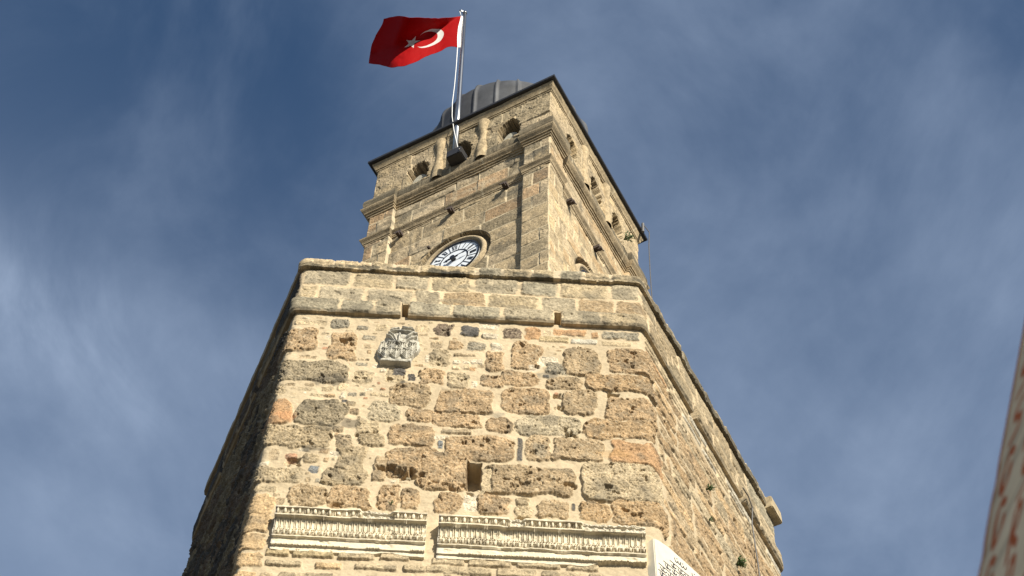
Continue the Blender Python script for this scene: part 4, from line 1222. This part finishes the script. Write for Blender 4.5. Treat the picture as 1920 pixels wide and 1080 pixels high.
for (a, b) in zip(hp, hp[1:]):
    bm_poly(bm, [a + Vector((-.002, -.006, 0)), a + Vector((w, -.006, 0)), b + Vector((w * .8, -.006, 0)), b + Vector((-.002, -.006, 0))], (0, .012, 0))
adopt(obj_bm("hoist_band", bm, M_ROPE), flag)

# ------------------------------------------------------------------ weeds rooted in the walls
def weed(name, label, origin, nrm, n, size, seed):
    r = random.Random(seed); o = Vector(origin); nv = Vector((nrm[0], nrm[1], 0)); side = Vector((-nrm[1], nrm[0], 0))
    t = thing(name, label, "plant", tuple(o), "weeds growing in the walls")
    bs, bl_ = bmesh.new(), bmesh.new()
    for i in range(n):
        d = (nv * r.uniform(.4, 1.0) + side * r.uniform(-.9, .9) + Vector((0, 0, r.uniform(-.2, .9)))).normalized()
        L = size * r.uniform(.5, 1.0)
        mid = o + d * L * .5; tip = o + d * L + Vector((0, 0, -.15 * L))
        bm_tube(bs, [o - nv * .03, mid, tip], [.004, .003, .002], 5)
        for k in range(7):
            q = r.uniform(.25, 1.0); p = o.lerp(tip, q)
            ld = (d + Vector((r.uniform(-1, 1), r.uniform(-1, 1), r.uniform(-.6, .8)))).normalized(); wd = ld.orthogonal().normalized() * size * .085; ln = ld * size * r.uniform(.16, .30)
            up = ld.cross(wd).normalized() * size * .012
            v = [bl_.verts.new(p), bl_.verts.new(p + ln * .45 + wd + up), bl_.verts.new(p + ln), bl_.verts.new(p + ln * .45 - wd + up)]
            bl_.faces.new(v)
    adopt(obj_bm("stem", bs, M_LEAF), t)
    lf = obj_bm("leaves", bl_, M_LEAF); so_ = lf.modifiers.new("thickness", 'SOLIDIFY'); so_.thickness = .002
    adopt(lf, t)
weed("wall_weed", "small green tuft high on the sunlit right wall of the base", R2W(1.40, .03, 15.14), n2, 14, .085, 1)
weed("wall_weed", "lowest leafy weed beside the cable on the right wall", R2W(2.06, .03, 14.66), n2, 18, .12, 2)
weed("wall_weed", "tiny green sprig in the middle of the right wall of the base", R2W(1.365, .02, 14.63), n2, 6, .05, 3)
weed("wall_weed", "pale green weed growing on the upper cornice of the clock storey", B2W(2.11, .08, 21.70), NB, 12, .13, 4)
weed("wall_weed", "tiny weed in the stone just above the shorter marble frieze", (-.575, -.03, 13.22), (0, -1), 5, .04, 5)

# ------------------------------------------------------------------ the folded parasol close to the camera
AX = np.array([1.139, -8.700]); 
par = thing("folded_parasol", "folded cream parasol with orange brown trim and lettering, standing close at the right edge", "parasol", (AX[0], AX[1], 0))
th0 = math.radians(165)
NP = 8
th = np.r_[np.arange(-.30, 1.05, .0022), np.arange(1.06, 2 * math.pi - .31, .03)] + th0; nth = len(th)
zs = np.r_[np.arange(2.30, 2.70, .012), np.arange(2.70, 3.62, .0028), np.arange(3.62, 4.13, .012)]
def can_r(t, z):
    r = .2524 + (3.4 - z) * .34
    f = ((t - th0) / (2 * math.pi) * NP + .5) % 1 - .5      # 0 on each fold
    return np.maximum(r, .022) * (1 - .10 * np.sin(np.abs(f) * np.pi) ** .8 + .002 * np.sin(9 * z + 4 * t)) * (1 - .003 * np.exp(-((z - 3.04) / .02) ** 2) - .003 * np.exp(-((z - 3.16) / .02) ** 2))
T_, Z_ = np.meshgrid(th, zs)
Rr = can_r(T_, Z_)
V = np.stack([AX[0] + Rr * np.cos(T_), AX[1] + Rr * np.sin(T_), Z_], -1)
f = np.abs(((T_ - th0) / (2 * math.pi) * NP + .5) % 1 - .5)
cc = np.tile(np.array((.60, .55, .43), np.float32), T_.shape + (1,)) * (1 + .10 * fbm(T_ * .4, Z_, .12, 9, 3))[..., None]
for zz_, w_ in ((3.03, .006), (3.12, .010), (3.17, .005), (2.96, .007)):      # crease shade painted as grey lines where the cloth is tied
    cc *= (1 - .38 * np.exp(-((Z_ - zz_ - .05 * (T_ - th0)) / w_) ** 2))[..., None]
print_ink = np.array((.38, .085, .025), np.float32)
cc = np.where((f * Rr * 2 * math.pi / NP < .0065)[..., None], np.array((.40, .17, .085), np.float32), cc)
A_ = (T_ - th0) * np.maximum(.1, .2524 + (3.4 - Z_) * .34)
ink = np.zeros(T_.shape, np.float32)
def mark(pts, r=.0056):
    pts = np.array(curve_pts(pts, 3)); z0, z1 = pts[:, 1].min() - .01, pts[:, 1].max() + .01
    j0, j1 = np.searchsorted(zs, (z0, z1))
    if j1 - j0 < 2: return
    X, Y, I = A_[j0:j1, :620], Z_[j0:j1, :620], ink[j0:j1, :620]
    for (ax, az), (bx, bz) in zip(pts, pts[1:]):
        ex, ez = bx - ax, bz - az
        t = np.clip(((X - ax) * ex + (Y - az) * ez) / (ex * ex + ez * ez + 1e-9), 0, 1)
        np.maximum(I, sstep(r * 1.25, r * .75, np.hypot(X - ax - t * ex, Y - az - t * ez)), out=I)
rr = random.Random(3)
for base in np.arange(2.66, 3.60, .088):
    a0 = .026 + rr.uniform(-.004, .006)
    for dup_ in (0, .075, .150, .225):
        b = base + dup_ * .10
        kind = rr.randrange(3); a = a0 + dup_; k = .95
        G = [[(.026, .066), (.006, .060), (.008, .040), (.026, .030), (.024, .008), (0, .004)], [(0, 0), (.006, .07), (.026, .066), (.022, .036), (.006, .034), (.03, 0)], [(.028, .058), (.012, .072), (0, .036), (.012, .002), (.028, .016), (.028, .034)]][kind]
        mark([(a + x * k, b + z * k) for x, z in G])
cc = cc + (print_ink - cc) * (ink * .95)[..., None]
adopt(mesh_np("canopy", V.reshape(-1, 3), grid_quads(len(zs), nth, True), M_CANVAS, None, cc.reshape(-1, 3)), par)
bm = bmesh.new(); bm_tube(bm, [(AX[0], AX[1], .05), (AX[0], AX[1], 4.2)], .024, 16)
adopt(obj_bm("pole", bm, M_WOOD, None, True), par)
bm = bmesh.new(); bm_tube(bm, [(AX[0], AX[1], 4.13), (AX[0], AX[1], 4.2), (AX[0], AX[1], 4.26)], [.03, .035, .008], 14)
adopt(obj_bm("finial", bm, M_WOOD, None, True), par)
bm = bmesh.new(); bm_tube(bm, [(AX[0], AX[1], .0), (AX[0], AX[1], .07), (AX[0], AX[1], .09)], [.34, .33, .06], 32)
adopt(obj_bm("base", bm, M_BLOCK, None, False), par)
print("built")
